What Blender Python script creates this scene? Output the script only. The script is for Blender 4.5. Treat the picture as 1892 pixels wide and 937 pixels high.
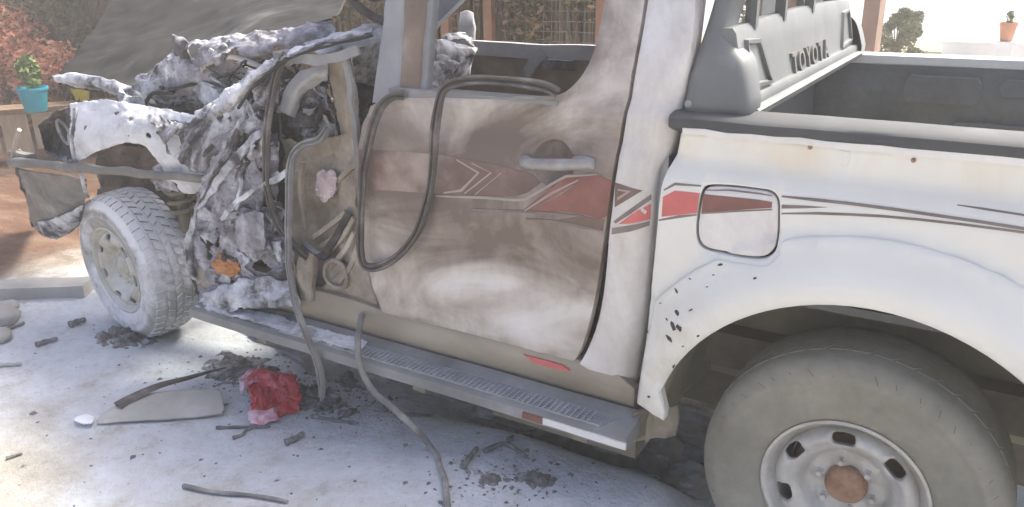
import bpy, bmesh, math, random
import numpy as np
from mathutils import Vector, Matrix, noise
from mathutils.geometry import delaunay_2d_cdt

for o in list(bpy.data.objects): bpy.data.objects.remove(o)
scene = bpy.context.scene
COL = scene.collection
rad = math.radians

# ------------------------------------------------------------------ camera
CAM = np.array([0.214, -1.954, 1.682])
YAW, PITCH, ROLL, FPX = rad(31.837), rad(19.844), rad(-1.062), 1502.9
cy_, sy_, cp_, sp_ = math.cos(YAW), math.sin(YAW), math.cos(PITCH), math.sin(PITCH)
fwd = np.array([-sy_*cp_, cy_*cp_, -sp_]); rgt = np.array([cy_, sy_, 0.0]); upv = np.cross(rgt, fwd)
cr_, sr_ = math.cos(ROLL), math.sin(ROLL)
RGT, UPV = cr_*rgt + sr_*upv, -sr_*rgt + cr_*upv
cam_data = bpy.data.cameras.new('camera'); cam = bpy.data.objects.new('camera', cam_data); COL.objects.link(cam)
cam_data.sensor_width = 36; cam_data.lens = FPX/1892*36; cam_data.clip_start = .05; cam_data.clip_end = 3000
cam.matrix_world = Matrix(((RGT[0], UPV[0], -fwd[0], CAM[0]), (RGT[1], UPV[1], -fwd[1], CAM[1]), (RGT[2], UPV[2], -fwd[2], CAM[2]), (0, 0, 0, 1)))
scene.camera = cam

# ------------------------------------------------------------------ sky, sun, exposure
SUN_AZ, SUN_EL = math.atan2(0.40, 0.88), rad(57)          # azimuth from +Y towards +X
world = bpy.data.worlds.new('World'); scene.world = world; world.use_nodes = True
wn = world.node_tree.nodes; wl = world.node_tree.links
sky = wn.new('ShaderNodeTexSky'); sky.sky_type = 'NISHITA'; sky.sun_disc = False
sky.sun_elevation = SUN_EL; sky.sun_rotation = SUN_AZ; sky.dust_density = 5.0; sky.air_density = 0.32; sky.ozone_density = 2.0
bg = wn['Background']; bg.inputs['Strength'].default_value = 0.15
wl.new(sky.outputs['Color'], bg.inputs['Color'])
sl = bpy.data.lights.new('sun', 'SUN'); sl.energy = 1.6; sl.angle = rad(14); sl.color = (1.0, .97, .80)
so = bpy.data.objects.new('sun', sl); COL.objects.link(so)
sd = Vector((math.sin(SUN_AZ)*math.cos(SUN_EL), math.cos(SUN_AZ)*math.cos(SUN_EL), math.sin(SUN_EL)))
so.location = sd*30; so.rotation_euler = sd.to_track_quat('Z', 'Y').to_euler()
scene.view_settings.view_transform = 'Standard'; scene.view_settings.look = 'None'
scene.view_settings.exposure = 1.80; scene.view_settings.gamma = 1.0

# ------------------------------------------------------------------ helpers
def at(px, py, Y=None, Z=None, X=None):
    """world point seen at photo pixel (px,py) on the plane Y=, Z= or X="""
    d = RGT*((px-946)/FPX) + UPV*((468.5-py)/FPX) + fwd
    t = (Y-CAM[1])/d[1] if Y is not None else (Z-CAM[2])/d[2] if Z is not None else (X-CAM[0])/d[0]
    q = CAM + t*d
    return Vector((float(q[0]), float(q[1]), float(q[2])))
def xz(pts, Y=0.0):
    return [(lambda q: (q.x, q.z))(at(a, b, Y=Y)) for a, b in pts]
def P(px, py, Y): return at(px, py, Y=Y)
def sstep(a, b, x):
    t = min(1, max(0, (x-a)/(b-a))); return t*t*(3-2*t)
def lerp1(tab, x):
    if x <= tab[0][0]: return tab[0][1]
    for (a, va), (b, vb) in zip(tab, tab[1:]):
        if x <= b:
            t = (x-a)/(b-a); t = t*t*(3-2*t); return va+(vb-va)*t
    return tab[-1][1]

class MB:
    def __init__(s): s.v = []; s.f = []; s.m = []
    def add(s, vs, fs, mi=0):
        o = len(s.v); s.v += [tuple(v) for v in vs]; s.f += [tuple(i+o for i in f) for f in fs]; s.m += [mi]*len(fs); return s
    def box(s, a, b, mat=None):
        x0, y0, z0 = a; x1, y1, z1 = b
        vs = [Vector(q) for q in ((x0,y0,z0),(x1,y0,z0),(x1,y1,z0),(x0,y1,z0),(x0,y0,z1),(x1,y0,z1),(x1,y1,z1),(x0,y1,z1))]
        if mat: vs = [mat @ q for q in vs]
        return s.add(vs, [(0,3,2,1),(4,5,6,7),(0,1,5,4),(1,2,6,5),(2,3,7,6),(3,0,4,7)])
    def prism(s, poly, a, b):      # poly of 3D fn: poly list (x,z) between y=a..b
        n = len(poly)
        vs = [(x, a, z) for x, z in poly] + [(x, b, z) for x, z in poly]
        return s.add(vs, [tuple(range(n)), tuple(range(2*n-1, n-1, -1))] + [(i, i+n, (i+1) % n+n, (i+1) % n) for i in range(n)])
    def sweep(s, path, prof, ref=(0, -1, 0), closed=False, scale=None, caps=True):
        path = [Vector(q) for q in path]; n = len(path); k = len(prof); vs = []
        for i, q in enumerate(path):
            t = (path[(i+1) % n]-path[i-1]) if closed else (path[min(i+1, n-1)]-path[max(i-1, 0)])
            t.normalize(); r = Vector(ref); b = t.cross(r)
            if b.length < 1e-3: b = t.cross(Vector((.3, .2, 1)))
            b.normalize(); nn = b.cross(t)
            sc = scale(i/(n-1)) if scale else 1
            vs += [q + b*(u*sc) + nn*(w*sc) for u, w in prof]
        fs = []
        for i in range(n if closed else n-1):
            j = (i+1) % n
            fs += [(i*k+a, i*k+(a+1) % k, j*k+(a+1) % k, j*k+a) for a in range(k)]
        if caps and not closed: fs += [tuple(range(k-1, -1, -1)), tuple((n-1)*k+a for a in range(k))]
        return s.add(vs, fs)
    def tube(s, path, r, seg=8, **kw):
        return s.sweep(path, [(r*math.cos(2*math.pi*a/seg), r*math.sin(2*math.pi*a/seg)) for a in range(seg)], **kw)
    def lathe(s, prof, seg=48, mi=0, closed=False):   # axis Y, prof list (r, y)
        k = len(prof); vs = []
        for a in range(seg):
            c, d = math.cos(2*math.pi*a/seg), math.sin(2*math.pi*a/seg)
            vs += [(r*c, y, r*d) for r, y in prof]
        fs = []
        for a in range(seg):
            b = (a+1) % seg
            fs += [(a*k+i, a*k+i+1, b*k+i+1, b*k+i) for i in range(k-1)]
        return s.add(vs, fs, mi)
    def rough(s, amp=.004, freq=18, seed=1):
        w = Vector((seed*3.1, seed, 7))
        s.v = [tuple(Vector(q)+Vector((noise.noise(Vector(q)*freq+w), noise.noise(Vector(q)*freq+w*2), noise.noise(Vector(q)*freq+w*3)))*amp) for q in s.v]; return s
    def build(s, name, mat, parent=None, ang=35, fix=True, loc=None):
        me = bpy.data.meshes.new(name); me.from_pydata(s.v, [], s.f)
        return finish(name, me, mat, parent, ang, fix, loc)
def finish(name, me, mat, parent=None, ang=35, fix=True, loc=None):
    if fix:
        bm = bmesh.new(); bm.from_mesh(me); bmesh.ops.recalc_face_normals(bm, faces=bm.faces); bm.to_mesh(me); bm.free()
    me.validate(); me.update()
    for p_ in me.polygons: p_.use_smooth = True
    me.set_sharp_from_angle(angle=rad(ang))
    for m_ in (mat if isinstance(mat, (list, tuple)) else [mat]): me.materials.append(m_)
    o = bpy.data.objects.new(name, me); COL.objects.link(o)
    if loc is not None:
        me.transform(Matrix.Translation(-Vector(loc))); o.location = loc
    if parent: adopt(o, parent)
    return o
def adopt(o, parent):
    w = wmat(parent)
    o.parent = parent; o.matrix_parent_inverse = w.inverted()
def wmat(o):
    m = Matrix.LocRotScale(o.location, o.rotation_euler, o.scale)
    return wmat(o.parent) @ o.matrix_parent_inverse @ m if o.parent else m
def rebase(o):
    """origin to the base centre of a top-level mesh"""
    me = o.data; co = np.array([v.co[:] for v in me.vertices]); c = (co.min(0)+co.max(0))/2; c[2] = co[:, 2].min()
    me.transform(Matrix.Translation(-Vector(c))); o.location = Vector(c)+o.location
    return o
def tag(o, label=None, cat=None, group=None, kind=None):
    if label: o['label'] = label
    if cat: o['category'] = cat
    if group: o['group'] = group
    if cat and not kind: kind = 'thing'
    if kind: o['kind'] = kind
    return o
def thing(name, label, cat, loc, group=None):
    o = bpy.data.objects.new(name, None); COL.objects.link(o); o.location = loc; o.empty_display_size = .2
    return tag(o, label, cat, group, 'thing')
def spline(pts, n=8, closed=False):
    pts = [Vector(q) for q in pts]; out = []; m = len(pts)
    for i in range(m if closed else m-1):
        if closed: a, b, c, d = pts[i-1], pts[i], pts[(i+1) % m], pts[(i+2) % m]
        else: a, b, c, d = pts[max(i-1, 0)], pts[i], pts[i+1], pts[min(i+2, m-1)]
        for k in range(n):
            t = k/n
            out.append(.5*((2*b)+(c-a)*t+(2*a-5*b+4*c-d)*t*t+(3*b-a-3*c+d)*t*t*t))
    if not closed: out.append(pts[-1])
    return out
def sp2(pts, n=6, closed=False):
    return [(q.x, q.z) for q in spline([Vector((a, 0, b)) for a, b in pts], n, closed)]
def inside(x, z, poly):
    r = False; j = len(poly)-1
    for i in range(len(poly)):
        xi, zi = poly[i]; xj, zj = poly[j]
        if (zi > z) != (zj > z) and x < (xj-xi)*(z-zi)/(zj-zi)+xi: r = not r
        j = i
    return r
def densify(poly, step, closed=True):
    out = []; m = len(poly)
    for i in range(m if closed else m-1):
        a, b = poly[i], poly[(i+1) % m]; L = math.hypot(b[0]-a[0], b[1]-a[1]); k = max(1, int(round(L/step)))
        out += [(a[0]+(b[0]-a[0])*t/k, a[1]+(b[1]-a[1])*t/k) for t in range(k)]
    return out
def cdt(loops, step, ring=.005, jitter=0, seed=0):
    """triangulate the area inside loops[0] minus the other loops; returns 2D verts, faces, set of boundary indices"""
    vs = []; es = []; loops = [densify(l, step*.8) for l in loops]
    for l in loops:
        o = len(vs); vs += l; es += [(o+i, o+(i+1) % len(l)) for i in range(len(l))]
    B = np.array(vs); nb = len(vs); extra = []
    if ring:
        for l in loops:
            n = len(l)
            for i in range(n):
                ax, az = l[i-1]; bx, bz = l[(i+1) % n]; L = math.hypot(bx-ax, bz-az) or 1
                for s_ in (1, -1):
                    x, z = l[i][0]-s_*(bz-az)/L*ring, l[i][1]+s_*(bx-ax)/L*ring
                    if inside(x, z, loops[0]) and not any(inside(x, z, h) for h in loops[1:]):
                        if np.min((B[:, 0]-x)**2+(B[:, 1]-z)**2) > (ring*.8)**2: extra.append((x, z))
    x0, z0 = B.min(0); x1, z1 = B.max(0); rnd = random.Random(seed)
    nx, nz = int((x1-x0)/step)+1, int((z1-z0)/step)+1
    for i in range(nx+1):
        for j in range(nz+1):
            x = x0+(i+.5*(j % 2))*step+rnd.uniform(-jitter, jitter); z = z0+j*step+rnd.uniform(-jitter, jitter)
            if not inside(x, z, loops[0]) or any(inside(x, z, h) for h in loops[1:]): continue
            if np.min((B[:, 0]-x)**2+(B[:, 1]-z)**2) < max(step*.5, ring*1.6)**2: continue
            extra.append((x, z))
    allv = [Vector(q) for q in vs+extra]
    ov, oe, of, *_ = delaunay_2d_cdt(allv, es, [], 0, 1e-6)
    V = [(q.x, q.y) for q in ov]; F = []
    for f in of:
        cx = sum(V[i][0] for i in f)/3; cz = sum(V[i][1] for i in f)/3
        if inside(cx, cz, loops[0]) and not any(inside(cx, cz, h) for h in loops[1:]): F.append(tuple(f))
    cnt = {}
    for f in F:
        for a in range(3):
            e = tuple(sorted((f[a], f[(a+1) % 3]))); cnt[e] = cnt.get(e, 0)+1
    be = [e for e, c in cnt.items() if c == 1]
    return V, F, be
def panel(name, loops, yf, mat, parent, step=.03, flange=.02, edge=.003, ring=.005, ang=40, mapf=None):
    """sheet-metal panel in the X-Z plane with surface y=yf(x,z), rolled edges and a return flange"""
    V, F, be = cdt(loops, step, ring)
    bs = {i for e in be for i in e}
    mapf = mapf or (lambda x, z, y: (x, y, z))
    vs = [mapf(x, z, yf(x, z)+(edge if i in bs else 0)) for i, (x, z) in enumerate(V)]
    fs = list(F); idx = {}
    if flange:
        for i in bs:
            x, z = V[i]; idx[i] = len(vs); vs.append(mapf(x, z, yf(x, z)+edge+flange))
        fs += [(a, b, idx[b], idx[a]) for a, b in be]
    return MB().add(vs, fs).build(name, mat, parent, ang)
def decal(name, poly, yf, mat, parent, off=.0016, step=.03):
    V, F, be = cdt([poly], step, 0)
    vs = [(x, yf(x, z)-off, z) for x, z in V]; n = len(vs)
    fs = list(F)
    bs = {i for e in be for i in e}; idx = {}
    for i in bs: idx[i] = len(vs); vs.append((V[i][0], yf(*V[i])+.0005, V[i][1]))
    fs += [(a, b, idx[b], idx[a]) for a, b in be]
    return MB().add(vs, fs).build(name, mat, parent, 40)
def crgrid(rows, nu, nv):
    rows = [spline([Vector(q) for q in r], max(1, nu//(len(r)-1))) for r in rows]
    cols = [spline([r[i] for r in rows], max(1, nv//(len(rows)-1))) for i in range(len(rows[0]))]
    return [[c[j] for c in cols] for j in range(len(cols[0]))]
def crumple(q, seed, freq):
    w = Vector((seed*3.7, seed*1.3, seed*2.1)); p_ = q*freq+w
    q1 = p_+Vector((noise.noise(p_*.7), noise.noise(p_*.7+w), 0))*.4
    d1 = noise.voronoi(q1*.9)[0]; d2 = noise.voronoi(q1*2.3+w)[0]      # flat facets meeting in sharp folds
    return (d1[1]-d1[0])*.85-.34+(d2[1]-d2[0])*.55-.22+(.35-abs(noise.noise(p_*6.1)))*.40+noise.noise(p_*.8)*.35
def sheet(name, rows, mat, parent, nu=40, nv=30, amp=.02, freq=7, seed=1, rag=0, holes=None, thick=.003, ang=30, edgefix=0):
    G = crgrid(rows, nu, nv); h = len(G); w = len(G[0]); vs = []; keep = []
    for j in range(h):
        for i in range(w):
            a = G[j][max(i-1, 0)]; b = G[j][min(i+1, w-1)]; c = G[max(j-1, 0)][i]; d = G[min(j+1, h-1)][i]
            n = (b-a).cross(d-c)
            n = n.normalized() if n.length > 1e-9 else Vector((0, -1, 0))
            q = G[j][i]; k = 1
            if edgefix:
                e = min(i, j, w-1-i, h-1-j)/edgefix; k = min(1, e)
            tang = Vector((noise.noise(q*freq*1.7+Vector((9, seed, 3))), noise.noise(q*freq*1.7+Vector((seed, 5, 1))), noise.noise(q*freq*1.7+Vector((2, 8, seed)))))
            vs.append(q+n*crumple(q, seed, freq)*amp*k+tang*amp*.5*k)
    fs = []
    for j in range(h-1):
        for i in range(w-1):
            e = min(i/(w-1), j/(h-1), 1-(i+1)/(w-1), 1-(j+1)/(h-1)); q = G[j][i]
            if rag and e < rag and noise.noise(q*22+Vector((seed, 1, 4)))*.5+.5 > e/rag*.9+.25: continue
            if holes and noise.noise(q*holes[0]+Vector((seed, 7, 7))) > holes[1]: continue
            fs.append((j*w+i, j*w+i+1, (j+1)*w+i+1, (j+1)*w+i))
    o = MB().add(vs, fs).build(name, mat, parent, ang, fix=False)
    if thick:
        m = o.modifiers.new('thickness', 'SOLIDIFY'); m.thickness = thick; m.offset = 0
    return o
def lump(name, loc, size, mat, parent=None, seed=0, amp=.3, freq=1.6, sub=3, rot=0, ang=60):
    bm = bmesh.new(); bmesh.ops.create_icosphere(bm, subdivisions=sub, radius=1)
    for v in bm.verts:
        k = 1+amp*crumple(v.co, seed, freq); v.co = v.co*k
        v.co.x *= size[0]; v.co.y *= size[1]; v.co.z *= size[2]
    me = bpy.data.meshes.new(name); bm.to_mesh(me); bm.free()
    me.transform(Matrix.Translation(Vector(loc)) @ Matrix.Rotation(rot, 4, 'Z'))
    return finish(name, me, mat, parent, ang, False)

# ground height, shared by the ground sheet and everything that lies on it
def gz(x, y):
    d = math.hypot(x+1.5, y)
    near = sstep(9, 5, d)
    z = near*(.010*noise.noise(Vector((x*1.3, y*1.3, 0)))+.006*noise.noise(Vector((x*4, y*4, 2)))+.0035*noise.noise(Vector((x*11, y*11, 5)))) - .012*near
    z += .05*sstep(.30, .12, math.hypot(x+3.22, (y-.02)*1.4))*near*.6          # earth pushed up round the front wheel
    z += .165*sstep(-2.2, -.95, x)*sstep(-.36, -.56, x)*sstep(.34, .06, y)*sstep(-1.6, -.5, y)*near                 # bank beside the rear wheel, added to lift ground out of the truck's shade
    z -= 110*sstep(15.5, 420, y)+.9*sstep(15.5, 20, y)
    return z
def onground(px, py):
    z = 0.0
    for _ in range(12): q = at(px, py, Z=z); z = z*.4+gz(q.x, q.y)*.6
    return Vector((q.x, q.y, gz(q.x, q.y)))

# ------------------------------------------------------------------ materials
def nodes(name):
    m = bpy.data.materials.new(name); m.use_nodes = True; nt = m.node_tree
    return m, nt.nodes, nt.links, nt.nodes['Principled BSDF']
def ramp(n, stops):
    r = n.new('ShaderNodeValToRGB'); e = r.color_ramp.elements
    while len(e) < len(stops): e.new(.5)
    for el, (p_, c) in zip(e, stops):
        el.position = p_; el.color = (*c, 1) if len(c) == 3 else c
    return r
def tex(n, l, scale, detail=6, rough=.6, stretch=(1, 1, 1), dist=0, seed=0, rot=(0, 0, 0)):
    tc = n.new('ShaderNodeTexCoord'); mp = n.new('ShaderNodeMapping'); mp.inputs['Scale'].default_value = stretch
    mp.inputs['Location'].default_value = (seed*1.7, seed*2.3, seed*.9)
    if any(rot):
        m0 = n.new('ShaderNodeMapping'); m0.inputs['Rotation'].default_value = rot; l.new(tc.outputs['Object'], m0.inputs['Vector']); l.new(m0.outputs['Vector'], mp.inputs['Vector'])
    else: l.new(tc.outputs['Object'], mp.inputs['Vector'])
    t = n.new('ShaderNodeTexNoise'); t.inputs['Scale'].default_value = scale; t.inputs['Detail'].default_value = detail
    t.inputs['Roughness'].default_value = rough; t.inputs['Distortion'].default_value = dist
    l.new(mp.outputs['Vector'], t.inputs['Vector']); return t
def mixc(n, l, fac, a, b, blend='MIX'):
    m = n.new('ShaderNodeMix'); m.data_type = 'RGBA'; m.blend_type = blend
    for inp, val in ((0, fac), (6, a), (7, b)):
        if hasattr(val, 'is_linked') or isinstance(val, bpy.types.NodeSocket): l.new(val, m.inputs[inp])
        elif isinstance(val, (int, float)): m.inputs[inp].default_value = val
        else: m.inputs[inp].default_value = (*val, 1)
    return m.outputs[2]
def bump(n, l, bs, h, strength=.3, dist=.01):
    b = n.new('ShaderNodeBump'); b.inputs['Strength'].default_value = strength; b.inputs['Distance'].default_value = dist
    l.new(h, b.inputs['Height']); l.new(b.outputs['Normal'], bs.inputs['Normal'])
def noisemat(name, stops, scale=4, detail=7, rough=.6, stretch=(1, 1, 1), gloss=.7, metal=0, bmp=0, bscale=None, bdist=.006, dist=0, seed=0, fine=None):
    m, n, l, b = nodes(name)
    t = tex(n, l, scale, detail, rough, stretch, dist, seed); r = ramp(n, stops); l.new(t.outputs['Fac'], r.inputs['Fac'])
    out = r.outputs['Color']
    if fine:
        t3 = tex(n, l, fine[0], 4, .6, seed=seed+3); r3 = ramp(n, [(.3, (1-fine[1],)*3), (.7, (1, 1, 1))]); l.new(t3.outputs['Fac'], r3.inputs['Fac'])
        out = mixc(n, l, 1.0, out, r3.outputs['Color'], 'MULTIPLY')
    l.new(out, b.inputs['Base Color'])
    b.inputs['Roughness'].default_value = gloss; b.inputs['Metallic'].default_value = metal
    if bmp:
        t2 = tex(n, l, bscale or scale*4, 6, .65, seed=seed+1); bump(n, l, b, t2.outputs['Fac'], bmp, bdist)
    return m
def dusted(name, stops, powder, scale=5, up=(.25, .8), amount=.8, gloss=.85, bmp=.5, bscale=40, seed=0, pscale=9, metal=0, stretch=(1, 1, 1), rot=(0, 0, 0), dist=0):
    """base noise colours under extinguisher powder that has settled on whatever faces up"""
    m, n, l, b = nodes(name)
    t = tex(n, l, scale, 8, .65, stretch, dist, seed, rot); r = ramp(n, stops); l.new(t.outputs['Fac'], r.inputs['Fac'])
    g = n.new('ShaderNodeNewGeometry'); sx = n.new('ShaderNodeSeparateXYZ'); l.new(g.outputs['Normal'], sx.inputs[0])
    t2 = tex(n, l, pscale, 7, .7, seed=seed+5)
    ad = n.new('ShaderNodeMath'); ad.operation = 'MULTIPLY_ADD'; l.new(t2.outputs['Fac'], ad.inputs[0]); ad.inputs[1].default_value = 1.6
    l.new(sx.outputs['Z'], ad.inputs[2])
    mr = n.new('ShaderNodeMapRange'); l.new(ad.outputs[0], mr.inputs['Value']); mr.inputs['From Min'].default_value = .8+up[0]; mr.inputs['From Max'].default_value = .8+up[1]
    mr.inputs['To Max'].default_value = amount
    l.new(mixc(n, l, mr.outputs[0], r.outputs['Color'], powder), b.inputs['Base Color'])
    b.inputs['Roughness'].default_value = gloss; b.inputs['Metallic'].default_value = metal
    t3 = tex(n, l, bscale, 6, .7, seed=seed+2); bump(n, l, b, t3.outputs['Fac'], bmp, .01)
    return m
def plain(name, c, gloss=.6, metal=0, var=.15, scale=12, bmp=.1):
    lo = tuple(x*(1-var) for x in c); hi = tuple(min(1, x*(1+var)) for x in c)
    return noisemat(name, [(.3, lo), (.7, hi)], scale, gloss=gloss, metal=metal, bmp=bmp, bscale=scale*5, bdist=.003)

PW = (.80, .83, .88)
M = {}
M['railcap'] = noisemat('dark_rail_cap', [(.3, (.045, .047, .05)), (.6, (.07, .073, .077)), (.78, (.12, .122, .124))], 4, gloss=.75, bmp=.15, bscale=120, bdist=.002, seed=1)
M['white'] = noisemat('white_paint', [(.25, (.66, .65, .61)), (.5, (.76, .755, .73)), (.75, (.80, .795, .78))], 2.2, gloss=.32, bmp=.02, bscale=30, fine=(60, .06))
def bed_paint():
    """white paint, rust-yellow run marks below the rail and road dust low down"""
    m, n, l, b = nodes('worn_white_paint')
    tc = n.new('ShaderNodeTexCoord'); sx = n.new('ShaderNodeSeparateXYZ'); l.new(tc.outputs['Object'], sx.inputs[0])
    t = tex(n, l, 2.2, 6, .6, seed=1); r = ramp(n, [(.3, (.69, .69, .635)), (.6, (.765, .765, .715))]); l.new(t.outputs['Fac'], r.inputs['Fac'])
    t2 = tex(n, l, 7, 7, .6, (1, 1, .3), .3, 5); t3 = tex(n, l, 9, 8, .7, seed=7)
    def band(a, c, d, e, tx, lo, hi):
        q = n.new('ShaderNodeFloatCurve'); cv = q.mapping.curves[0]; cv.points[0].location = (0, 0); cv.points[1].location = (1, 0)
        for x_, y_ in ((a, 0), (c, 1), (d, 1), (e, 0)): cv.points.new(x_, y_)
        q.mapping.update(); mr = n.new('ShaderNodeMapRange'); l.new(sx.outputs['Z'], mr.inputs['Value']); mr.inputs['From Min'].default_value = .4; mr.inputs['From Max'].default_value = 1.3; l.new(mr.outputs[0], q.inputs['Value'])
        k = n.new('ShaderNodeMapRange'); l.new(tx.outputs['Fac'], k.inputs['Value']); k.inputs['From Min'].default_value = lo; k.inputs['From Max'].default_value = hi
        p_ = n.new('ShaderNodeMath'); p_.operation = 'MULTIPLY'; l.new(q.outputs[0], p_.inputs[0]); l.new(k.outputs[0], p_.inputs[1]); return p_.outputs[0]
    c1 = mixc(n, l, band(.84, .90, .96, .99, t2, .40, .75), r.outputs['Color'], (.68, .61, .49))
    c2 = mixc(n, l, band(.0, .04, .28, .62, t3, .42, .80), c1, (.55, .49, .39))
    l.new(c2, b.inputs['Base Color']); b.inputs['Roughness'].default_value = .28; b.inputs['Coat Weight'].default_value = .3; b.inputs['Coat Roughness'].default_value = .12
    t4 = tex(n, l, 26, 3, .5, seed=3); bump(n, l, b, t4.outputs['Fac'], .03, .003); return m
M['bedwhite'] = bed_paint()
def soot_paint():
    """white paint with smoke stains: heaviest in a cloudy band along the stripe, thin at the sill"""
    m, n, l, b = nodes('sooty_white_paint')
    tc = n.new('ShaderNodeTexCoord'); sx = n.new('ShaderNodeSeparateXYZ'); l.new(tc.outputs['Object'], sx.inputs[0])
    t = tex(n, l, 2.1, 8, .58, (1, 1, 1.9), .9, 4, (0, rad(14), 0)); t2 = tex(n, l, 6.5, 8, .62, (1, 1, .6), .6, 9); t3 = tex(n, l, 42, 5, .7, (1, 1, .35), seed=2)
    band = n.new('ShaderNodeFloatCurve'); c = band.mapping.curves[0]
    mr = n.new('ShaderNodeMapRange'); l.new(sx.outputs['Z'], mr.inputs['Value']); mr.inputs['From Min'].default_value = .5; mr.inputs['From Max'].default_value = 1.7
    c.points[0].location = (0, .16); c.points[1].location = (1, .42)
    for p_ in ((.16, .30), (.30, .50), (.42, .62), (.55, .62), (.62, .46), (.70, .36)): c.points.new(*p_)
    band.mapping.update(); l.new(mr.outputs[0], band.inputs['Value'])
    def ma(a, k, c_):
        q = n.new('ShaderNodeMath'); q.operation = 'MULTIPLY_ADD'
        for i_, s_ in enumerate((a, k, c_)):
            if isinstance(s_, (int, float)): q.inputs[i_].default_value = s_
            else: l.new(s_, q.inputs[i_])
        return q.outputs[0]
    f = ma(t.outputs['Fac'], 1.65, ma(t2.outputs['Fac'], .50, ma(t3.outputs['Fac'], .12, ma(band.outputs[0], .8, -.83))))
    r = ramp(n, [(.10, (.76, .75, .73)), (.32, (.635, .60, .555)), (.52, (.46, .41, .36)), (.72, (.29, .24, .20)), (.92, (.16, .12, .095))])
    l.new(f, r.inputs['Fac']); l.new(r.outputs['Color'], b.inputs['Base Color'])
    b.inputs['Roughness'].default_value = .45; bump(n, l, b, t3.outputs['Fac'], .05, .004); return m
M['soot'] = soot_paint()
M['softsoot'] = noisemat('lightly_sooted_paint', [(.34, (.42, .37, .32)), (.45, (.60, .565, .525)), (.56, (.72, .70, .67)), (.68, (.77, .76, .735))], 3.4, stretch=(1, 1, .45), gloss=.42, dist=.4, seed=3, fine=(45, .08))
M['ash'] = dusted('ash_metal', [(.32, (.10, .092, .095)), (.45, (.235, .225, .245)), (.56, (.38, .37, .405)), (.70, (.58, .58, .62))], PW, 11, (.7, 1.3), .6, bscale=75, bmp=.45, pscale=9)
M['flow'] = dusted('streaked_ash', [(.40, (.03, .026, .026)), (.47, (.12, .112, .115)), (.53, (.30, .295, .315)), (.60, (.56, .57, .60)), (.70, (.76, .77, .80))], (.82, .835, .86), 8, (.7, 1.3), .7, bscale=70, bmp=.7, seed=9, stretch=(1, 1, .32), rot=(0, rad(-38), 0), dist=.8)
M['charshade'] = noisemat('char_and_shade_black', [(.3, (.018, .016, .015)), (.6, (.045, .04, .037)), (.75, (.11, .10, .095))], 12, gloss=.95, bmp=.5)  # charred wiring and seams; also cavity shade put into the backing sheets' colour
M['ashdark'] = dusted('charred_metal', [(.3, (.022, .019, .018)), (.48, (.065, .058, .055)), (.62, (.16, .148, .145)), (.74, (.34, .335, .35))], PW, 12, (.55, 1.15), .75, bscale=70, seed=2, bmp=.8)
M['ashlight'] = dusted('powdered_metal', [(.37, (.06, .056, .058)), (.45, (.24, .24, .255)), (.54, (.49, .50, .525)), (.66, (.72, .735, .76))], (.78, .80, .825), 9, (.6, 1.2), .75, bscale=80, seed=4, bmp=.4, pscale=9)
M['olive'] = dusted('scorched_olive_panel', [(.3, (.14, .11, .08)), (.48, (.29, .245, .19)), (.62, (.42, .37, .30)), (.74, (.52, .48, .42))], (.7, .7, .7), 5, (.6, 1.2), .6, bscale=40, seed=6, gloss=.7)
M['brown'] = noisemat('heat_browned_metal', [(.3, (.12, .085, .06)), (.55, (.24, .18, .135)), (.7, (.36, .30, .25))], 5, gloss=.65, bmp=.15, seed=2)
M['grey'] = noisemat('burnt_grey_metal', [(.3, (.26, .26, .27)), (.6, (.38, .38, .385)), (.75, (.48, .48, .49))], 4, gloss=.6, bmp=.1, seed=1)
M['hood'] = noisemat('burnt_hood', [(.28, (.022, .019, .015)), (.45, (.034, .030, .025)), (.56, (.052, .049, .043)), (.68, (.17, .17, .16))], 1.2, gloss=.65, bmp=.04, bscale=30, seed=7, fine=(14, .2))
M['hood'].node_tree.nodes['Principled BSDF'].inputs['Specular IOR Level'].default_value = .15
M['rubber'] = noisemat('dusty_rubber_seal', [(.3, (.055, .047, .042)), (.55, (.11, .098, .09)), (.75, (.24, .22, .205))], 9, gloss=.75, bmp=.15, seed=2)
M['rubberlight'] = noisemat('powdered_rubber_hose', [(.3, (.13, .125, .12)), (.55, (.23, .225, .22)), (.75, (.40, .40, .40))], 9, gloss=.8, bmp=.2, seed=5)
M['tyre'] = noisemat('dusty_tyre', [(.3, (.195, .185, .145)), (.5, (.26, .25, .205)), (.7, (.335, .32, .265))], 3.5, gloss=.85, bmp=.15, bscale=60, seed=1, fine=(30, .15))
M['tyrepowder'] = dusted('powdered_tyre', [(.3, (.19, .19, .17)), (.5, (.31, .31, .29)), (.7, (.44, .44, .43))], (.80, .81, .84), 5, (-.35, .35), .93, bscale=90, bmp=.25, seed=3, pscale=14)
M['rim'] = noisemat('worn_silver_rim', [(.3, (.35, .335, .295)), (.6, (.51, .50, .465)), (.75, (.60, .595, .57))], 9, gloss=.42, metal=.2, bmp=.04, seed=2)
M['rimdust'] = dusted('dusty_rim', [(.3, (.34, .32, .25)), (.5, (.50, .48, .41)), (.7, (.60, .59, .53))], (.8, .81, .82), 12, (.1, .9), .8, bscale=70, bmp=.2)
M['rust'] = noisemat('rusty_cap', [(.3, (.20, .11, .065)), (.55, (.34, .205, .13)), (.75, (.42, .28, .19))], 26, gloss=.8, bmp=.3, seed=1)
M['liner'] = noisemat('grey_bed_liner', [(.3, (.10, .106, .11)), (.6, (.145, .152, .155)), (.78, (.23, .232, .23))], 3, gloss=.5, bmp=.15, bscale=120, bdist=.002, seed=1, fine=(40, .2))
M['bar'] = noisemat('grey_moulded_plastic', [(.3, (.125, .132, .128)), (.6, (.17, .178, .172)), (.75, (.22, .228, .22))], 5, gloss=.5, bmp=.1, bscale=150, bdist=.001, seed=3)
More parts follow.
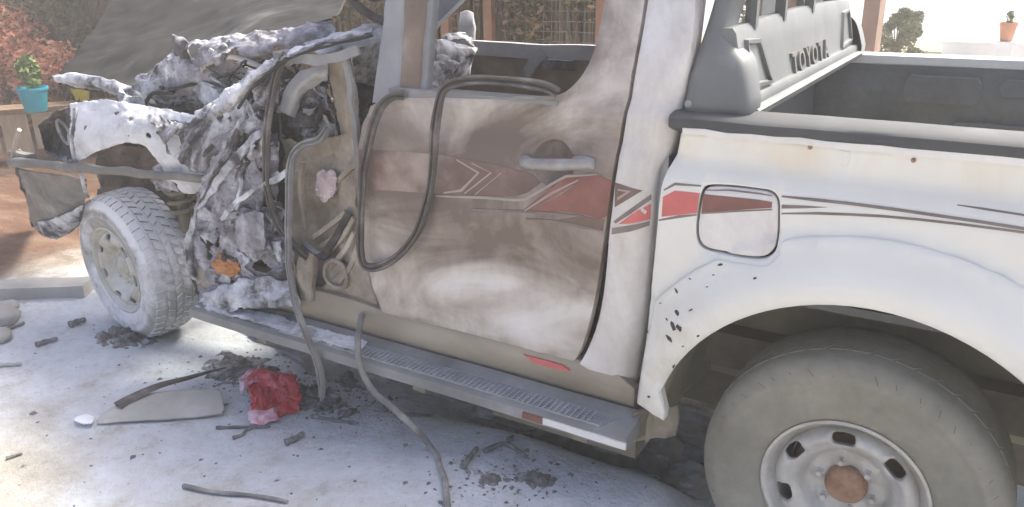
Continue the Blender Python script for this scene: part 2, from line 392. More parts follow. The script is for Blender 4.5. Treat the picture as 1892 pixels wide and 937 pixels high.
M['red'] = noisemat('red_decal', [(.3, (.40, .085, .075)), (.6, (.58, .135, .125)), (.75, (.62, .22, .20))], 6, gloss=.4, seed=2)
M['redsoot'] = noisemat('sooted_red_decal', [(.3, (.13, .058, .044)), (.55, (.23, .09, .07)), (.75, (.34, .14, .115))], 6, gloss=.5, seed=4)
M['brownband'] = noisemat('browned_decal', [(.32, (.11, .068, .052)), (.5, (.19, .125, .10)), (.66, (.37, .30, .25))], 3.5, gloss=.55, seed=5)
M['line'] = noisemat('dark_decal_line', [(.3, (.15, .115, .10)), (.6, (.22, .18, .165)), (.75, (.30, .26, .24))], 8, gloss=.5, seed=6)
M['cream'] = plain('cream_decal_line', (.37, .31, .27), .5)
M['dark'] = plain('dark_cavity', (.03, .028, .025), .9)
M['black'] = plain('black_chip', (.05, .05, .05), .8)
M['under'] = noisemat('dirty_underbody', [(.3, (.17, .148, .105)), (.6, (.28, .25, .185)), (.75, (.37, .335, .26))], 5, gloss=.95, bmp=.4, seed=2)
M['well'] = noisemat('mud_coated_liner', [(.3, (.30, .265, .175)), (.6, (.44, .40, .28)), (.75, (.52, .48, .36))], 4, gloss=.95, bmp=.4, seed=2)
M['chrome'] = noisemat('worn_bright_metal', [(.3, (.42, .42, .41)), (.7, (.68, .68, .67))], 9, gloss=.3, metal=.7, bmp=.05)
M['board'] = noisemat('scorched_aluminium', [(.3, (.165, .165, .16)), (.6, (.26, .262, .26)), (.75, (.37, .372, .37))], 5, gloss=.6, metal=.1, bmp=.15, seed=3)
M['tread'] = dusted('powdered_step_tread', [(.3, (.22, .235, .25)), (.6, (.36, .38, .40)), (.75, (.46, .48, .50))], (.55, .60, .66), 12, (.7, 1.5), .6, bscale=90)
M['tan'] = noisemat('tan_scorched_sill', [(.3, (.26, .22, .165)), (.55, (.37, .325, .255)), (.75, (.47, .43, .36))], 4, stretch=(.5, 1, 1), gloss=.6, bmp=.1, seed=4)
M['orange'] = noisemat('orange_melted_plastic', [(.3, (.34, .13, .045)), (.6, (.52, .24, .09)), (.75, (.62, .38, .22))], 14, gloss=.7, bmp=.4)
M['pink'] = noisemat('scorched_pink_paint', [(.35, (.42, .33, .33)), (.6, (.58, .49, .50)), (.75, (.66, .62, .62))], 12, gloss=.6, bmp=.1)
M['redplastic'] = noisemat('red_plastic', [(.32, (.50, .045, .05)), (.6, (.62, .075, .08)), (.72, (.74, .36, .42))], 9, gloss=.4, bmp=.2, seed=3)
M['pinkplastic'] = noisemat('powdered_red_plastic', [(.35, (.62, .14, .19)), (.5, (.72, .40, .47)), (.65, (.80, .70, .75))], 16, gloss=.6, bmp=.2, seed=3)

TRUCK = thing('pickup_truck', 'burnt out white double cab pickup truck with crushed front and red side stripes', 'pickup truck', (-1.4, .9, 0))

# ================================================================== TRUCK BODY (near side: Y about 0, camera on -Y, front towards -X)
DOOR_Y = [(.40, .03), (.55, .010), (.75, -.004), (.97, -.008), (1.08, .0), (1.17, .010), (1.23, .024), (1.29, .026), (1.34, .045), (1.80, .185)]
def door_y(x, z):
    d = noise.noise(Vector((x*2.6, 3.1, z*4.2)))*.014 + (.4-abs(noise.noise(Vector((x*3.2+z*2, 1.1, z*6.5)))))*.010 + noise.noise(Vector((x*8, 4.1, z*11)))*.002
    return lerp1(DOOR_Y, z) + d*sstep(1.32, 1.2, z)*sstep(-.72, -.85, x)
CORNER = [(.45, -.597), (.80, -.566), (1.14, -.545), (1.20, -.525), (1.28, -.502), (1.6, -.42), (1.85, -.40)]
def quarter_y(x, z):
    xe = lerp1(CORNER, z); t = sstep(xe-.085, xe+.01, x)
    return lerp1(DOOR_Y, z)+.055*t*t
BED_Y = [(.40, .012), (.90, .0), (1.10, .0), (1.14, .004), (1.175, .026), (1.205, .033), (1.24, .028), (1.262, .024), (1.30, .024)]
FC = (.01, .37)
def bed_y(x, z):
    r = math.hypot(x-FC[0], z-FC[1])
    return lerp1(BED_Y, z) - .010*sstep(.702, .692, r) - .042*sstep(.69, .575, r)
def surf(pts, yf):
    out = []
    for a, b in pts:
        y = 0.0
        for _ in range(4):
            q = at(a, b, Y=y); y = yf(q.x, q.z)
        out.append((q.x, q.z))
    return out

M['silver'] = noisemat('dull_silver', [(.3, (.22, .21, .20)), (.6, (.33, .325, .32)), (.75, (.45, .445, .44))], 14, gloss=.45, metal=.2, bmp=.05)
# --- rear door
rear_edge = [(1060, 668), (1073, 645), (1090, 590), (1104, 520), (1118, 420), (1130, 330), (1145, 250), (1160, 180), (1176, 85), (1190, 0)]
win_edge = [(1116, 0), (1106, 55), (1093, 105), (1072, 143), (1044, 170), (1015, 180)]
re_xz = surf(rear_edge, door_y); we_xz = surf(win_edge, door_y)
xtop = re_xz[-1][0]+.012
door_poly = (surf([(705, 578), (800, 601), (900, 626), (985, 649)], door_y) + sp2(re_xz, 3) + [(xtop, 1.74), (xtop-.045, 1.77), (we_xz[0][0]+.005, 1.73)]
             + sp2(we_xz, 3) + surf([(900, 181), (800, 181), (745, 181), (705, 184), (683, 197), (668, 232), (660, 290), (662, 360), (668, 430), (681, 505)], door_y))
hx, hz = surf([(1022, 302)], door_y)[0]
HR = .066
cup = [(hx+HR*1.02*math.cos(a*math.pi/14), hz+HR*.98*math.sin(a*math.pi/14)) for a in range(28)]
rear_door = panel('rear_door', [door_poly, cup], door_y, M['soot'], TRUCK, step=.028, flange=.03)
tag(rear_door, 'sooty white rear door with browned stripes')
V_, F_, be_ = cdt([cup], .012, 0)
MB().add([(x, door_y(x, z)+.003+.042*(1-((x-hx)**2+(z-hz)**2)/(HR*1.02)**2)**.6 if (x-hx)**2+(z-hz)**2 < (HR*.97)**2 else door_y(x, z)+.003, z) for x, z in V_], F_).build('handle_cup', M['soot'], rear_door)
hl, hr = surf([(966, 299), (1096, 301)], door_y)
hp = [Vector((hl[0]+(hr[0]-hl[0])*t, door_y(hl[0], hl[1])-.006-.026*math.sin(math.pi*min(1, max(0, t)))**.5, hl[1]+(hr[1]-hl[1])*t)) for t in [i/16 for i in range(17)]]
MB().sweep(hp, [(.017*math.cos(a*math.pi/6), .010*math.sin(a*math.pi/6)) for a in range(12)], scale=lambda t: .75+.25*math.sin(math.pi*t)**.4).build('door_handle', M['silver'], rear_door, 50)
for t0, t1 in ((-.02, .14), (.74, 1.03)):
    a, b = hl[0]+(hr[0]-hl[0])*t0, hl[0]+(hr[0]-hl[0])*t1; zc = hl[1]+(hr[1]-hl[1])*(t0+t1)/2
    MB().sweep([Vector((a+(b-a)*k/6, door_y(a, zc)-.004, zc)) for k in range(7)], [(.021*math.cos(q*math.pi/6), .013*math.sin(q*math.pi/6)) for q in range(12)], scale=lambda t: .6+.4*math.sin(math.pi*(.1+.8*t))).build('handle_base', M['silver'], rear_door, 50)
# inner skin of the door and its top rail
panel('inner_panel', [surf([(712, 570), (1050, 655), (1098, 500), (1125, 320), (1140, 200), (1010, 186), (700, 192), (672, 300)], lambda x, z: .09)], lambda x, z: .10+noise.noise(Vector((x*5, 0, z*5)))*.012, M['brown'], rear_door, step=.06, flange=0)
MB().box((-1.46, .03, 1.285), (-.86, .10, 1.312)).build('sill_rail', M['board'], rear_door)
fr = [(-1.50, .17, 1.735), (-1.2, .178, 1.76), (-.9, .18, 1.77), (xtop-.03, .18, 1.755)]
MB().sweep(spline([Vector(q) for q in fr], 5), [(-.02, -.015), (.02, -.015), (.02, .015), (-.02, .015)]).build('window_frame', M['softsoot'], rear_door)
def upright(name, px, mat, parent, y0=.045, ytop=.17, depth=.03):   # px: bottom-left, bottom-right, top-right, top-left at photo rows
    (a, b, c, d) = px
    q = [at(*a, Y=y0), at(*b, Y=y0), at(*c, Y=y0+.07), at(*d, Y=y0+.07)]
    k = (1.76-q[3].z)/(q[3].z-q[0].z)
    q[2] = q[2]+(q[2]-q[1])*k; q[3] = q[3]+(q[3]-q[0])*k
    rows = []
    for t in [i/14 for i in range(15)]:
        l = q[0].lerp(q[3], t); r = q[1].lerp(q[2], t); w = (r-l)
        j = noise.noise(Vector((t*7, 0, y0*40)))*.006
        rows += [l+Vector((0, depth+j, 0)), l+Vector((0, .004+j, 0)), l+w*.15+Vector((0, j, 0)), l+w*.85+Vector((0, j, 0)), r+Vector((0, .004+j, 0)), r+Vector((0, depth+j, 0))]
    m = MB(); m.add(rows, [(i*6+a, i*6+a+1, i*6+a+7, i*6+a+6) for i in range(14) for a in range(5)] + [(i*6+5, i*6, i*6+6, i*6+11) for i in range(14)])
    return m.build(name, mat, parent, 50)
upright('door_post', [(736, 183), (774, 183), (788, 0), (748, 0)], M['brown'], rear_door, .05)
upright('window_channel', [(774, 183), (786, 183), (800, 0), (788, 0)], M['board'], rear_door, .046)
bp = upright('b_pillar', [(686, 190), (737, 190), (748, 0), (712, 0)], M['grey'], TRUCK, .062, depth=.09)

# --- cab quarter panel behind the door
qfront = [(a+(7 if b < 380 else 8+8*sstep(380, 600, b)-6*sstep(620, 668, b)), b+(5 if b > 660 else 0)) for a, b in rear_edge]
qf_xz = surf(qfront, quarter_y)
qrear = [(1284, 0), (1279, 70), (1268, 150), (1258, 210), (1250, 250), (1236, 285), (1219, 312), (1212, 345), (1206, 420), (1199, 500), (1190, 600), (1181, 670), (1172, 727)]
qr_xz = surf(qrear, quarter_y)
q_poly = sp2(qf_xz, 3) + [(xtop+.015, 1.75), (qr_xz[0][0]+.03, 1.77)] + sp2(qr_xz, 3)
quarter = panel('cab_quarter_panel', [q_poly], quarter_y, M['softsoot'], TRUCK, step=.024, flange=.06)

# --- bed side with wheel arch flare and filler lid
bfront = surf([(1258, 246), (1251, 285), (1232, 316), (1221, 348), (1213, 430), (1203, 540), (1192, 640), (1176, 744)], bed_y)
btip = surf([(1226, 778), (1229, 762)], bed_y)
a0 = math.pi-math.asin((.545-FC[1])/.535)
arc = [(FC[0]+.535*math.cos(a0+( -.30-a0)*t/40), FC[1]+.535*math.sin(a0+(-.30-a0)*t/40)) for t in range(41)]
lid_px = [(1318, 344), (1360, 346), (1400, 351), (1425, 356), (1437, 372), (1438, 400), (1436, 440), (1430, 462), (1412, 476), (1380, 476), (1340, 468), (1306, 460), (1291, 445), (1288, 420), (1292, 385), (1300, 352)]
lid = sp2(surf(lid_px, bed_y), 3, True)
lc = (sum(q[0] for q in lid)/len(lid), sum(q[1] for q in lid)/len(lid))
grow = lambda s: [(lc[0]+(x-lc[0])*(1+s/.1), lc[1]+(z-lc[1])*(1+s/.08)) for x, z in lid]
b_poly = bfront + btip + arc + [(.56, .50), (1.22, .50), (1.24, .70), (1.24, 1.262), (.8, 1.262), (.2, 1.262), (-.2, 1.2605)]
bed_side = panel('bed_side', [b_poly, grow(.0035)], bed_y, M['bedwhite'], TRUCK, step=.024, flange=.028, ang=50)
tag(bed_side, 'white cargo bed side with red and grey stripes')
flare_y = lambda x, z: bed_y(x, z)-.0065
a1 = math.pi-math.asin((.786-FC[1])/.694)
outer = [(FC[0]+.694*math.cos(-.05+(a1+.05)*t/60), FC[1]+.694*math.sin(-.05+(a1+.05)*t/60)) for t in range(61)]
lidg = grow(.013)
def clear_lid(q):
    a = math.atan2(q[1]-FC[1], q[0]-FC[0]); r = .694
    while r > .56 and inside(FC[0]+r*math.cos(a), FC[1]+r*math.sin(a), lidg): r -= .002
    return (FC[0]+r*math.cos(a), FC[1]+r*math.sin(a))
outer = [clear_lid(q) for q in densify(outer, .012, False)]
ff_ = [(x+.004, z) for x, z in bfront if z < .775] + [(x+(.002 if k == 0 else -.002), z+.003) for k, (x, z) in enumerate(btip)]
arch_flare = panel('arch_flare', [ff_ + [(FC[0]+.5385*math.cos(a0+(-.05-a0)*t/40), FC[1]+.5385*math.sin(a0+(-.05-a0)*t/40)) for t in range(41)] + outer], flare_y, M['bedwhite'], bed_side, step=.022, flange=.0075, edge=.0035, ring=.005, ang=50)
lid_o = panel('fuel_lid', [grow(-.0025)], lambda x, z: bed_y(x, z)+.002, M['softsoot'], bed_side, step=.02, flange=.02, edge=.004)
panel('lid_recess', [grow(.012)], lambda x, z: bed_y(x, z)+.024, M['dark'], bed_side, step=.03, flange=0)
lipx = [(-.492+i*.058, 1.268+.006*noise.noise(Vector((i*.7, 0, 0)))) for i in range(31)]
MB().sweep([Vector((x, .018, z)) for x, z in lipx], [(-.008, -.010), (.009, -.008), (.010, .004), (-.006, .006)]).build('bed_lip', M['white'], bed_side, 50)
for px, py in ((1688, 296), (1497, 272)):
    q = at(px, py, Y=.025); MB().lathe([(0, -.006), (.004, -.006), (.0055, -.003), (.0055, .006)], 10).build('rivet', M['rust'], bed_side, loc=None).data.transform(Matrix.Translation(q))
tabq = surf([(1553, 278), (1572, 281), (1566, 308), (1556, 309)], bed_y)
decal('tape_patch', tabq, bed_y, M['white'], bed_side, .003)

# --- stripes
def DZ(*p): return [(780+a/2.342, 240+b/2.342) for a, b in p]
def BZ(*p): return [(1120+a/2.451, 220+b/2.451) for a, b in p]
def ribbon(pts, w):
    n = len(pts); L = []; R_ = []
    for i in range(n):
        a = pts[max(i-1, 0)]; b = pts[min(i+1, n-1)]; d = math.hypot(b[0]-a[0], b[1]-a[1]) or 1
        k = w/2*(1 if 0 < i < n-1 else .5); nx, ny = -(b[1]-a[1])/d*k, (b[0]-a[0])/d*k
        L.append((pts[i][0]+nx, pts[i][1]+ny)); R_.append((pts[i][0]-nx, pts[i][1]-ny))
    return L+R_[::-1]
def stripe(pts, yf, mat, parent, w=None, off=.0016, name='stripe'):
    q = surf(ribbon(pts, w) if w else pts, yf)
    return decal(name, q, yf, M[mat], parent, off)
D = rear_door
stripe([(664, 276), (700, 277), (760, 281), (820, 287), (880, 297), (940, 310), (985, 322), (1000, 338), (975, 356), (950, 363), (880, 361), (800, 357), (720, 352), (666, 350)], door_y, 'brownband', D)
stripe(DZ((440, 345), (520, 280), (620, 207), (650, 192), (770, 198), (822, 222), (812, 300), (800, 372), (770, 385), (690, 362), (600, 352)), door_y, 'redsoot', D, off=.0022)
stripe(DZ((560, 395), (690, 372), (790, 388), (783, 438), (700, 428)), door_y, 'brownband', D)
for pts, w, m, o in ((DZ((60, 285), (250, 292), (400, 303), (450, 300), (560, 235), (625, 200), (760, 192)), 5, 'cream', .003), (DZ((220, 345), (330, 349), (440, 352), (560, 362), (700, 372)), 4.5, 'line', .003),
                  (DZ((450, 385), (560, 395), (680, 415), (785, 440)), 5, 'line', .003), (DZ((95, 272), (170, 262), (245, 185), (150, 128)), 5, 'cream', .003),
                  (DZ((185, 275), (300, 185), (215, 143)), 4, 'cream', .003), (DZ((230, 280), (345, 185)), 3, 'cream', .003), (DZ((445, 350), (560, 275), (680, 215)), 5, 'cream', .0034), (DZ((470, 345), (580, 290), (655, 240)), 3.5, 'line', .003)):
    stripe(pts, door_y, m, D, w, o)
Q = quarter
stripe(DZ((836, 228), (955, 262), (834, 335)), quarter_y, 'brownband', Q)
stripe(DZ((848, 255), (905, 265), (845, 305)), quarter_y, 'cream', Q, off=.0024); stripe(DZ((848, 263), (885, 268), (847, 292)), quarter_y, 'brownband', Q, off=.0031)
stripe(DZ((828, 395), (960, 300), (994, 276), (994, 300), (900, 365), (838, 405)), quarter_y, 'line', Q)
stripe(DZ((850, 408), (930, 350), (992, 318), (990, 385), (900, 405)), quarter_y, 'red', Q)
stripe(DZ((822, 425), (900, 413), (988, 392), (985, 412), (900, 440), (820, 452)), quarter_y, 'line', Q)
B = bed_side
stripe(BZ((258, 352), (310, 325), (400, 333), (424, 336), (412, 425), (330, 434), (252, 442)), bed_y, 'red', B)
ly = lambda x, z: bed_y(x, z)+.002
stripe(BZ((440, 340), (560, 352), (680, 364), (752, 376), (750, 402), (640, 408), (432, 424)), ly, 'redsoot', lid_o)
stripe(BZ((432, 428), (560, 418), (752, 410)), ly, 'line', lid_o, 4); stripe(BZ((452, 322), (560, 322), (700, 338), (752, 348)), ly, 'line', lid_o, 3)
stripe(BZ((262, 322), (312, 294), (430, 303)), bed_y, 'line', B, 5)
stripe(BZ((240, 458), (330, 442), (410, 434)), bed_y, 'line', B, 5)
stripe(BZ((795, 350), (950, 366), (1100, 382), (1300, 408), (1500, 437), (1700, 466), (1892, 496), (2100, 532), (2400, 590)), bed_y, 'line', B, 5.5)
stripe(BZ((795, 428), (950, 427), (1100, 432), (1250, 440), (1400, 453), (1600, 475), (1892, 513), (2100, 545), (2400, 605)), bed_y, 'line', B, 4.5)
stripe(BZ((795, 388), (900, 392), (1000, 400), (900, 404), (795, 405)), bed_y, 'line', B)
stripe(BZ((1590, 388), (1700, 404), (1892, 434), (2100, 470)), bed_y, 'line', B, 4)
rnd = random.Random(5)
for px, py, L, w, an in ((1250, 537, 9, 3, -60), (1250, 578, 12, 5, -60), (1243, 602, 18, 6, -65), (1254, 606, 15, 6, -60), (1236, 625, 14, 4, -55), (1195, 612, 7, 3, -60), (1245, 677, 7, 3, 50), (1276, 573, 6, 3, 30), (1199, 733, 5, 3, 0), (1331, 489, 9, 3, 10), (1395, 514, 6, 3, 30), (1306, 530, 4, 2, 0), (1290, 621, 5, 3, 0), (1232, 590, 5, 2, -60), (1262, 640, 4, 2, 20), (1275, 515, 5, 2, -30), (1318, 508, 4, 2, 0), (1220, 560, 3, 2, 0)):
    c, s_ = math.cos(rad(-an)), math.sin(rad(-an)); n = 9; poly = []
    for k in range(n):
        a = 2*math.pi*k/n; u, v = math.cos(a)*L*.62*rnd.uniform(.7, 1.2), math.sin(a)*w*.62*rnd.uniform(.6, 1.4); poly.append((px+u*c-v*s_, py+u*s_+v*c))
    decal('paint_chip', surf(poly, flare_y), flare_y, M['black'], bed_side, .0012, .05)

# --- rails, liner, far side of the bed, tailgate
def xsweep(xs, yz): return MB().sweep([Vector((x, 0, 0)) for x in xs], [(-z, -y) for y, z in yz])
xsweep(np.linspace(-.53, 1.22, 40), [(.014, 1.274), (.010, 1.284), (.012, 1.298), (.020, 1.305), (.060, 1.311), (.118, 1.313), (.130, 1.309), (.136, 1.298), (.138, 1.24), (.10, 1.24)]).rough(.002, 6).build('bed_rail', M['railcap'], TRUCK, 40)
def liner_wall(name, y, sgn):
    def f(x, z):
        rib = .018*sstep(.25, .5, abs(((x+.08) % .36)/.36-.5)*2) if .9 < z < 1.2 else 0
        bar_ = .012*(sstep(1.10, 1.12, z)-sstep(1.19, 1.21, z))
        return y+sgn*(rib*.7+bar_+noise.noise(Vector((x*3, y, z*3)))*.006)
    return f
MB_ = panel('liner_wall', [[(-.50, .83), (1.2, .83), (1.2, 1.285), (-.50, 1.285)]], liner_wall('f', 1.60, -1), M['liner'], TRUCK, step=.035, flange=0)
for i, (x0, x1, z0, z1) in enumerate(((-.16, .10, 1.135, 1.235), (.16, .62, 1.175, 1.235), (.02, .30, .98, 1.07), (.42, .85, 1.02, 1.12), (.70, 1.1, 1.175, 1.235))):
    MB().prism([(x0+.015, z0), (x1-.015, z0), (x1, z0+.02), (x1, z1-.02), (x1-.015, z1), (x0+.015, z1), (x0, z1-.02), (x0, z0+.02)], 1.565, 1.61).build('liner_rib', M['liner'], MB_)
MB2_ = panel('liner_wall', [[(-.50, .83), (1.2, .83), (1.2, 1.285), (-.50, 1.285)]], liner_wall('n', .135, 1), M['liner'], TRUCK, step=.06, flange=0)
MB().box((-.515, .14, .83), (-.497, 1.6, 1.285)).build('liner_front', M['liner'], TRUCK)
m = MB()
m.box((-.5, .14, .80), (1.2, 1.6, .822))
fl = m.build('liner_floor', M['liner'], TRUCK)
for k in range(9): MB().box((-.49, .22+k*.16, .822), (1.19, .28+k*.16, .834)).build('floor_rib', M['liner'], fl)
MB().sweep([Vector((x, 1.655, 1.283)) for x in np.linspace(-.53, 1.22, 12)], [(-.02, -.058), (.012, -.058), (.016, -.05), (.016, .05), (.01, .058), (-.02, .058)][::-1]).build('far_bed_rail', M['white'], TRUCK, 30)
def far_y(x, z): return 1.72-bed_y(x, z)
panel('far_bed_side', [[(-.55, .48), (-.48, .45), *[(FC[0]-.535*math.cos(a*math.pi/20), FC[1]+.535*math.sin(a*math.pi/20)) for a in range(2, 19)], (.56, .5), (1.22, .5), (1.24, 1.26), (-.5, 1.26)]], far_y, M['white'], TRUCK, step=.06, flange=-.02)
tg = panel('tailgate', [[(.02, .72), (1.69, .72), (1.70, 1.26), (.01, 1.26)]], lambda x, z: 1.26+.02*math.sin((z-.7)*5), M['white'], TRUCK, step=.08, flange=-.05, mapf=lambda x, z, y: (y, x, z))
MB().box((1.20, .05, .84), (1.235, 1.68, 1.27)).build('tailgate_inner', M['liner'], tg)
MB().sweep(spline([Vector((1.30, -.0, .55)), Vector((1.40, .1, .55)), Vector((1.42, .86, .56)), Vector((1.40, 1.62, .55)), Vector((1.30, 1.72, .55))], 6), [(-.08, -.03), (.08, -.03), (.08, .03), (-.08, .03)], ref=(0, 0, 1)).build('rear_bumper', M['grey'], TRUCK)

# --- wheel wells, chassis, floor, cab shell
def well(x, y0, y1, r, name='wheel_well'):
    n = 22; vs = []; fs = []
    for k, y in enumerate((y0, y0+(y1-y0)*.33, y0+(y1-y0)*.66, y1)):
        for i in range(n+1):
            a = math.pi*(-.01+1.02*i/n); rr = r*(1+.012*noise.noise(Vector((i*.8, k, 0))))*(1 if k < 3 else .97); vs.append((x+rr*math.cos(a), y, FC[1]+rr*math.sin(a)))
    for k in range(3): fs += [(k*(n+1)+i, k*(n+1)+i+1, (k+1)*(n+1)+i+1, (k+1)*(n+1)+i) for i in range(n)]
    fs.append(tuple(3*(n+1)+i for i in range(n+1)))
    return MB().add(vs, fs).build(name, M['well'], TRUCK, 40)
well(FC[0], -.03, .50, .548); well(FC[0], 1.74, 1.22, .548)
for y in (.42, 1.24): MB().box((-3.6, y, .42), (1.25, y+.08, .54)).build('chassis_rail', M['under'], TRUCK)
MB().tube([Vector((0, .12, .37)), Vector((0, 1.6, .37))], .05, 12, ref=(0, 0, 1)).build('rear_axle', M['under'], TRUCK)
MB().box((-.62, .505, .22), (.66, .53, .92)).build('inner_wing_panel', M['under'], TRUCK); MB().box((-.62, 1.19, .22), (.66, 1.21, .92)).build('inner_wing_panel', M['under'], TRUCK)
lump('differential', (0, .86, .37), (.14, .15, .15), M['under'], TRUCK, 3, .1)
MB().box((-2.45, .08, .50), (-.6, 1.66, .53)).build('cab_floor', M['under'], TRUCK)
ff = [[Vector((-2.35-.05*noise.noise(Vector((u*3, v*3, 0))), .1+u*1.5, .5+v*.62)) for u in (0, .25, .5, .75, 1)] for v in (0, .33, .66, 1)]
sheet('firewall', ff, M['ashdark'], TRUCK, 32, 24, .05, 4, 8)
rw = panel('cab_rear_wall', [[(.06, .5), (1.66, .5), (1.66, 1.3), (1.62, 1.5), (1.5, 1.76), (.22, 1.76), (.10, 1.5), (.06, 1.3)], [(.24, 1.335), (1.46, 1.335), (1.42, 1.66), (.30, 1.66)]], lambda x, z: -.545, M['grey'], TRUCK, step=.09, flange=-.03, mapf=lambda x, z, y: (y, x, z))
rs = [[Vector((-.47+.04*abs(v-.5), .17+.01*abs(u-.5)+1.38*v, 1.775)) for u in (0, .5, 1)] for v in (0, .25, .5, .75, 1)]
rows = []
for v in (0, .08, .25, .5, .75, .92, 1):
    edge_ = .03*(1-min(1, min(v, 1-v)*8)); rows.append([Vector((x, .17+1.40*v, z-edge_)) for x, z in ((-.44, 1.735), (-.55, 1.79), (-1.0, 1.82), (-1.5, 1.815), (-1.85, 1.79), (-2.0, 1.755))])
sheet('roof', rows, M['softsoot'], TRUCK, 40, 36, .008, 3, 4, thick=.01)
MB().box((-1.0, .2, .53), (-.68, 1.5, .86)).build('rear_seat_base', M['ashdark'], TRUCK)
sb = sheet('rear_seat_back', [[Vector((-.70+.1*v, .2+u*1.3, .8+v*.40)) for u in (0, .33, .66, 1)] for v in (0, .5, 1)], M['ashdark'], TRUCK, 30, 14, .03, 8, 3)

# --- rocker and running board
def rocker_y(x, z): return lerp1([(.40, .035), (.46, .012), (.50, .006), (.545, .018), (.58, .03)], z)
panel('rocker_panel', [[(-2.55, .43), (-2.0, .415), (-.60, .415), (-.592, .50), (-.66, .535), (-.785, .541), (-1.1, .543), (-1.53, .538), (-1.7, .55), (-2.1, .55), (-2.52, .56)]], rocker_y, M['tan'], TRUCK, step=.035, flange=.03)
MB().box((-2.55, .05, .42), (-.6, .30, .50)).build('sill_box', M['under'], TRUCK)
rb0, rb1 = -2.44, -.565
def brow(x, dz=0):
    w = noise.noise(Vector((x*2.2, 0, 4)))*.004; f = sstep(-2.1, -2.45, x)
    return [Vector((x, .012, .432+w+.02*f)), Vector((x, -.018, .424+w+.015*f)), Vector((x, -.030, .414+w)), Vector((x, -.095, .408+w)), Vector((x, -.112, .402+w)), Vector((x, -.118, .372+w)), Vector((x, -.09, .362+w)), Vector((x, .012, .372+w))]
xs_ = list(np.linspace(rb0, rb1, 50)); vs = []; fs = []
for x in xs_: vs += brow(x)
k = 8
for i in range(len(xs_)-1): fs += [(i*k+a, i*k+(a+1) % k, (i+1)*k+(a+1) % k, (i+1)*k+a) for a in range(k)]
fs += [tuple(range(k)), tuple((len(xs_)-1)*k+a for a in range(k))]
rboard = MB().add(vs, fs).build('running_board', M['board'], TRUCK, 40)
for j in range(7):
    y = -.034-.0095*j
    MB().sweep([Vector((x, y, .4165-.0009*j+noise.noise(Vector((x*2.2, 0, 4)))*.004)) for x in np.linspace(-2.0+.02*(j % 2), -.62-.006*j, 30)], [(-.0028, -.0022), (.0028, -.0022), (.0016, .0036), (-.0016, .0036)], ref=(0, 0, 1)).build('tread_rib', M['tread'], rboard)
for k in range(60):
    x = -1.75+k*.0185
    MB().box((x, -.096, .4135), (x+.005, -.032, .4188)).build('tread_bar', M['tread'], rboard) if k < 58 else None
sheet('powder_crust', [[Vector((x, -.02-.05*v, .424-.01*v+.01*noise.noise(Vector((x*5, v*3, 2))))) for x in np.linspace(-2.47, -1.55, 8)] for v in (0, .5, 1, 1.5)], M['ashlight'], rboard, 84, 18, .012, 14, 6, rag=.22, thick=.006)
MB().sweep([Vector((x, -.1145, .398-.012)) for x in np.linspace(-.86, rb1+.004, 20)], [(-.010, -.003), (.010, -.003), (.010, .004), (-.010, .004)], ref=(0, -1, 0)).rough(.003, 12).build('edge_trim', M['white'], rboard)
a, b = at(965, 757, Y=-.119), at(1002, 769, Y=-.119)
MB().box((a.x, -.1215, .378), (b.x, -.1145, .398)).build('red_reflector', M['redsoot'], rboard)
a, b = surf([(965, 655), (1052, 681)], rocker_y)
stripe([(968, 654), (1040, 673), (1054, 684), (1035, 683), (990, 670)], rocker_y, 'red', TRUCK, off=.006, name='red_reflector')
for x in (-2.1, -1.35, -.75): MB().box((x, -.08, .33), (x+.05, .42, .365)).build('board_bracket', M['under'], rboard)
# mud flap and bracket clutter ahead of the rear wheel
sheet('sill_end', [[Vector((-.585+.10*u, -.02+.10*u, .44-.10*v)) for u in (0, .5, 1)] for v in (0, .5, 1)], M['under'], TRUCK, 12, 12, .02, 12, 6, thick=.006)
MB().box((-1.15, .10, .20), (-.62, .50, .41)).build('fuel_tank', M['under'], TRUCK)

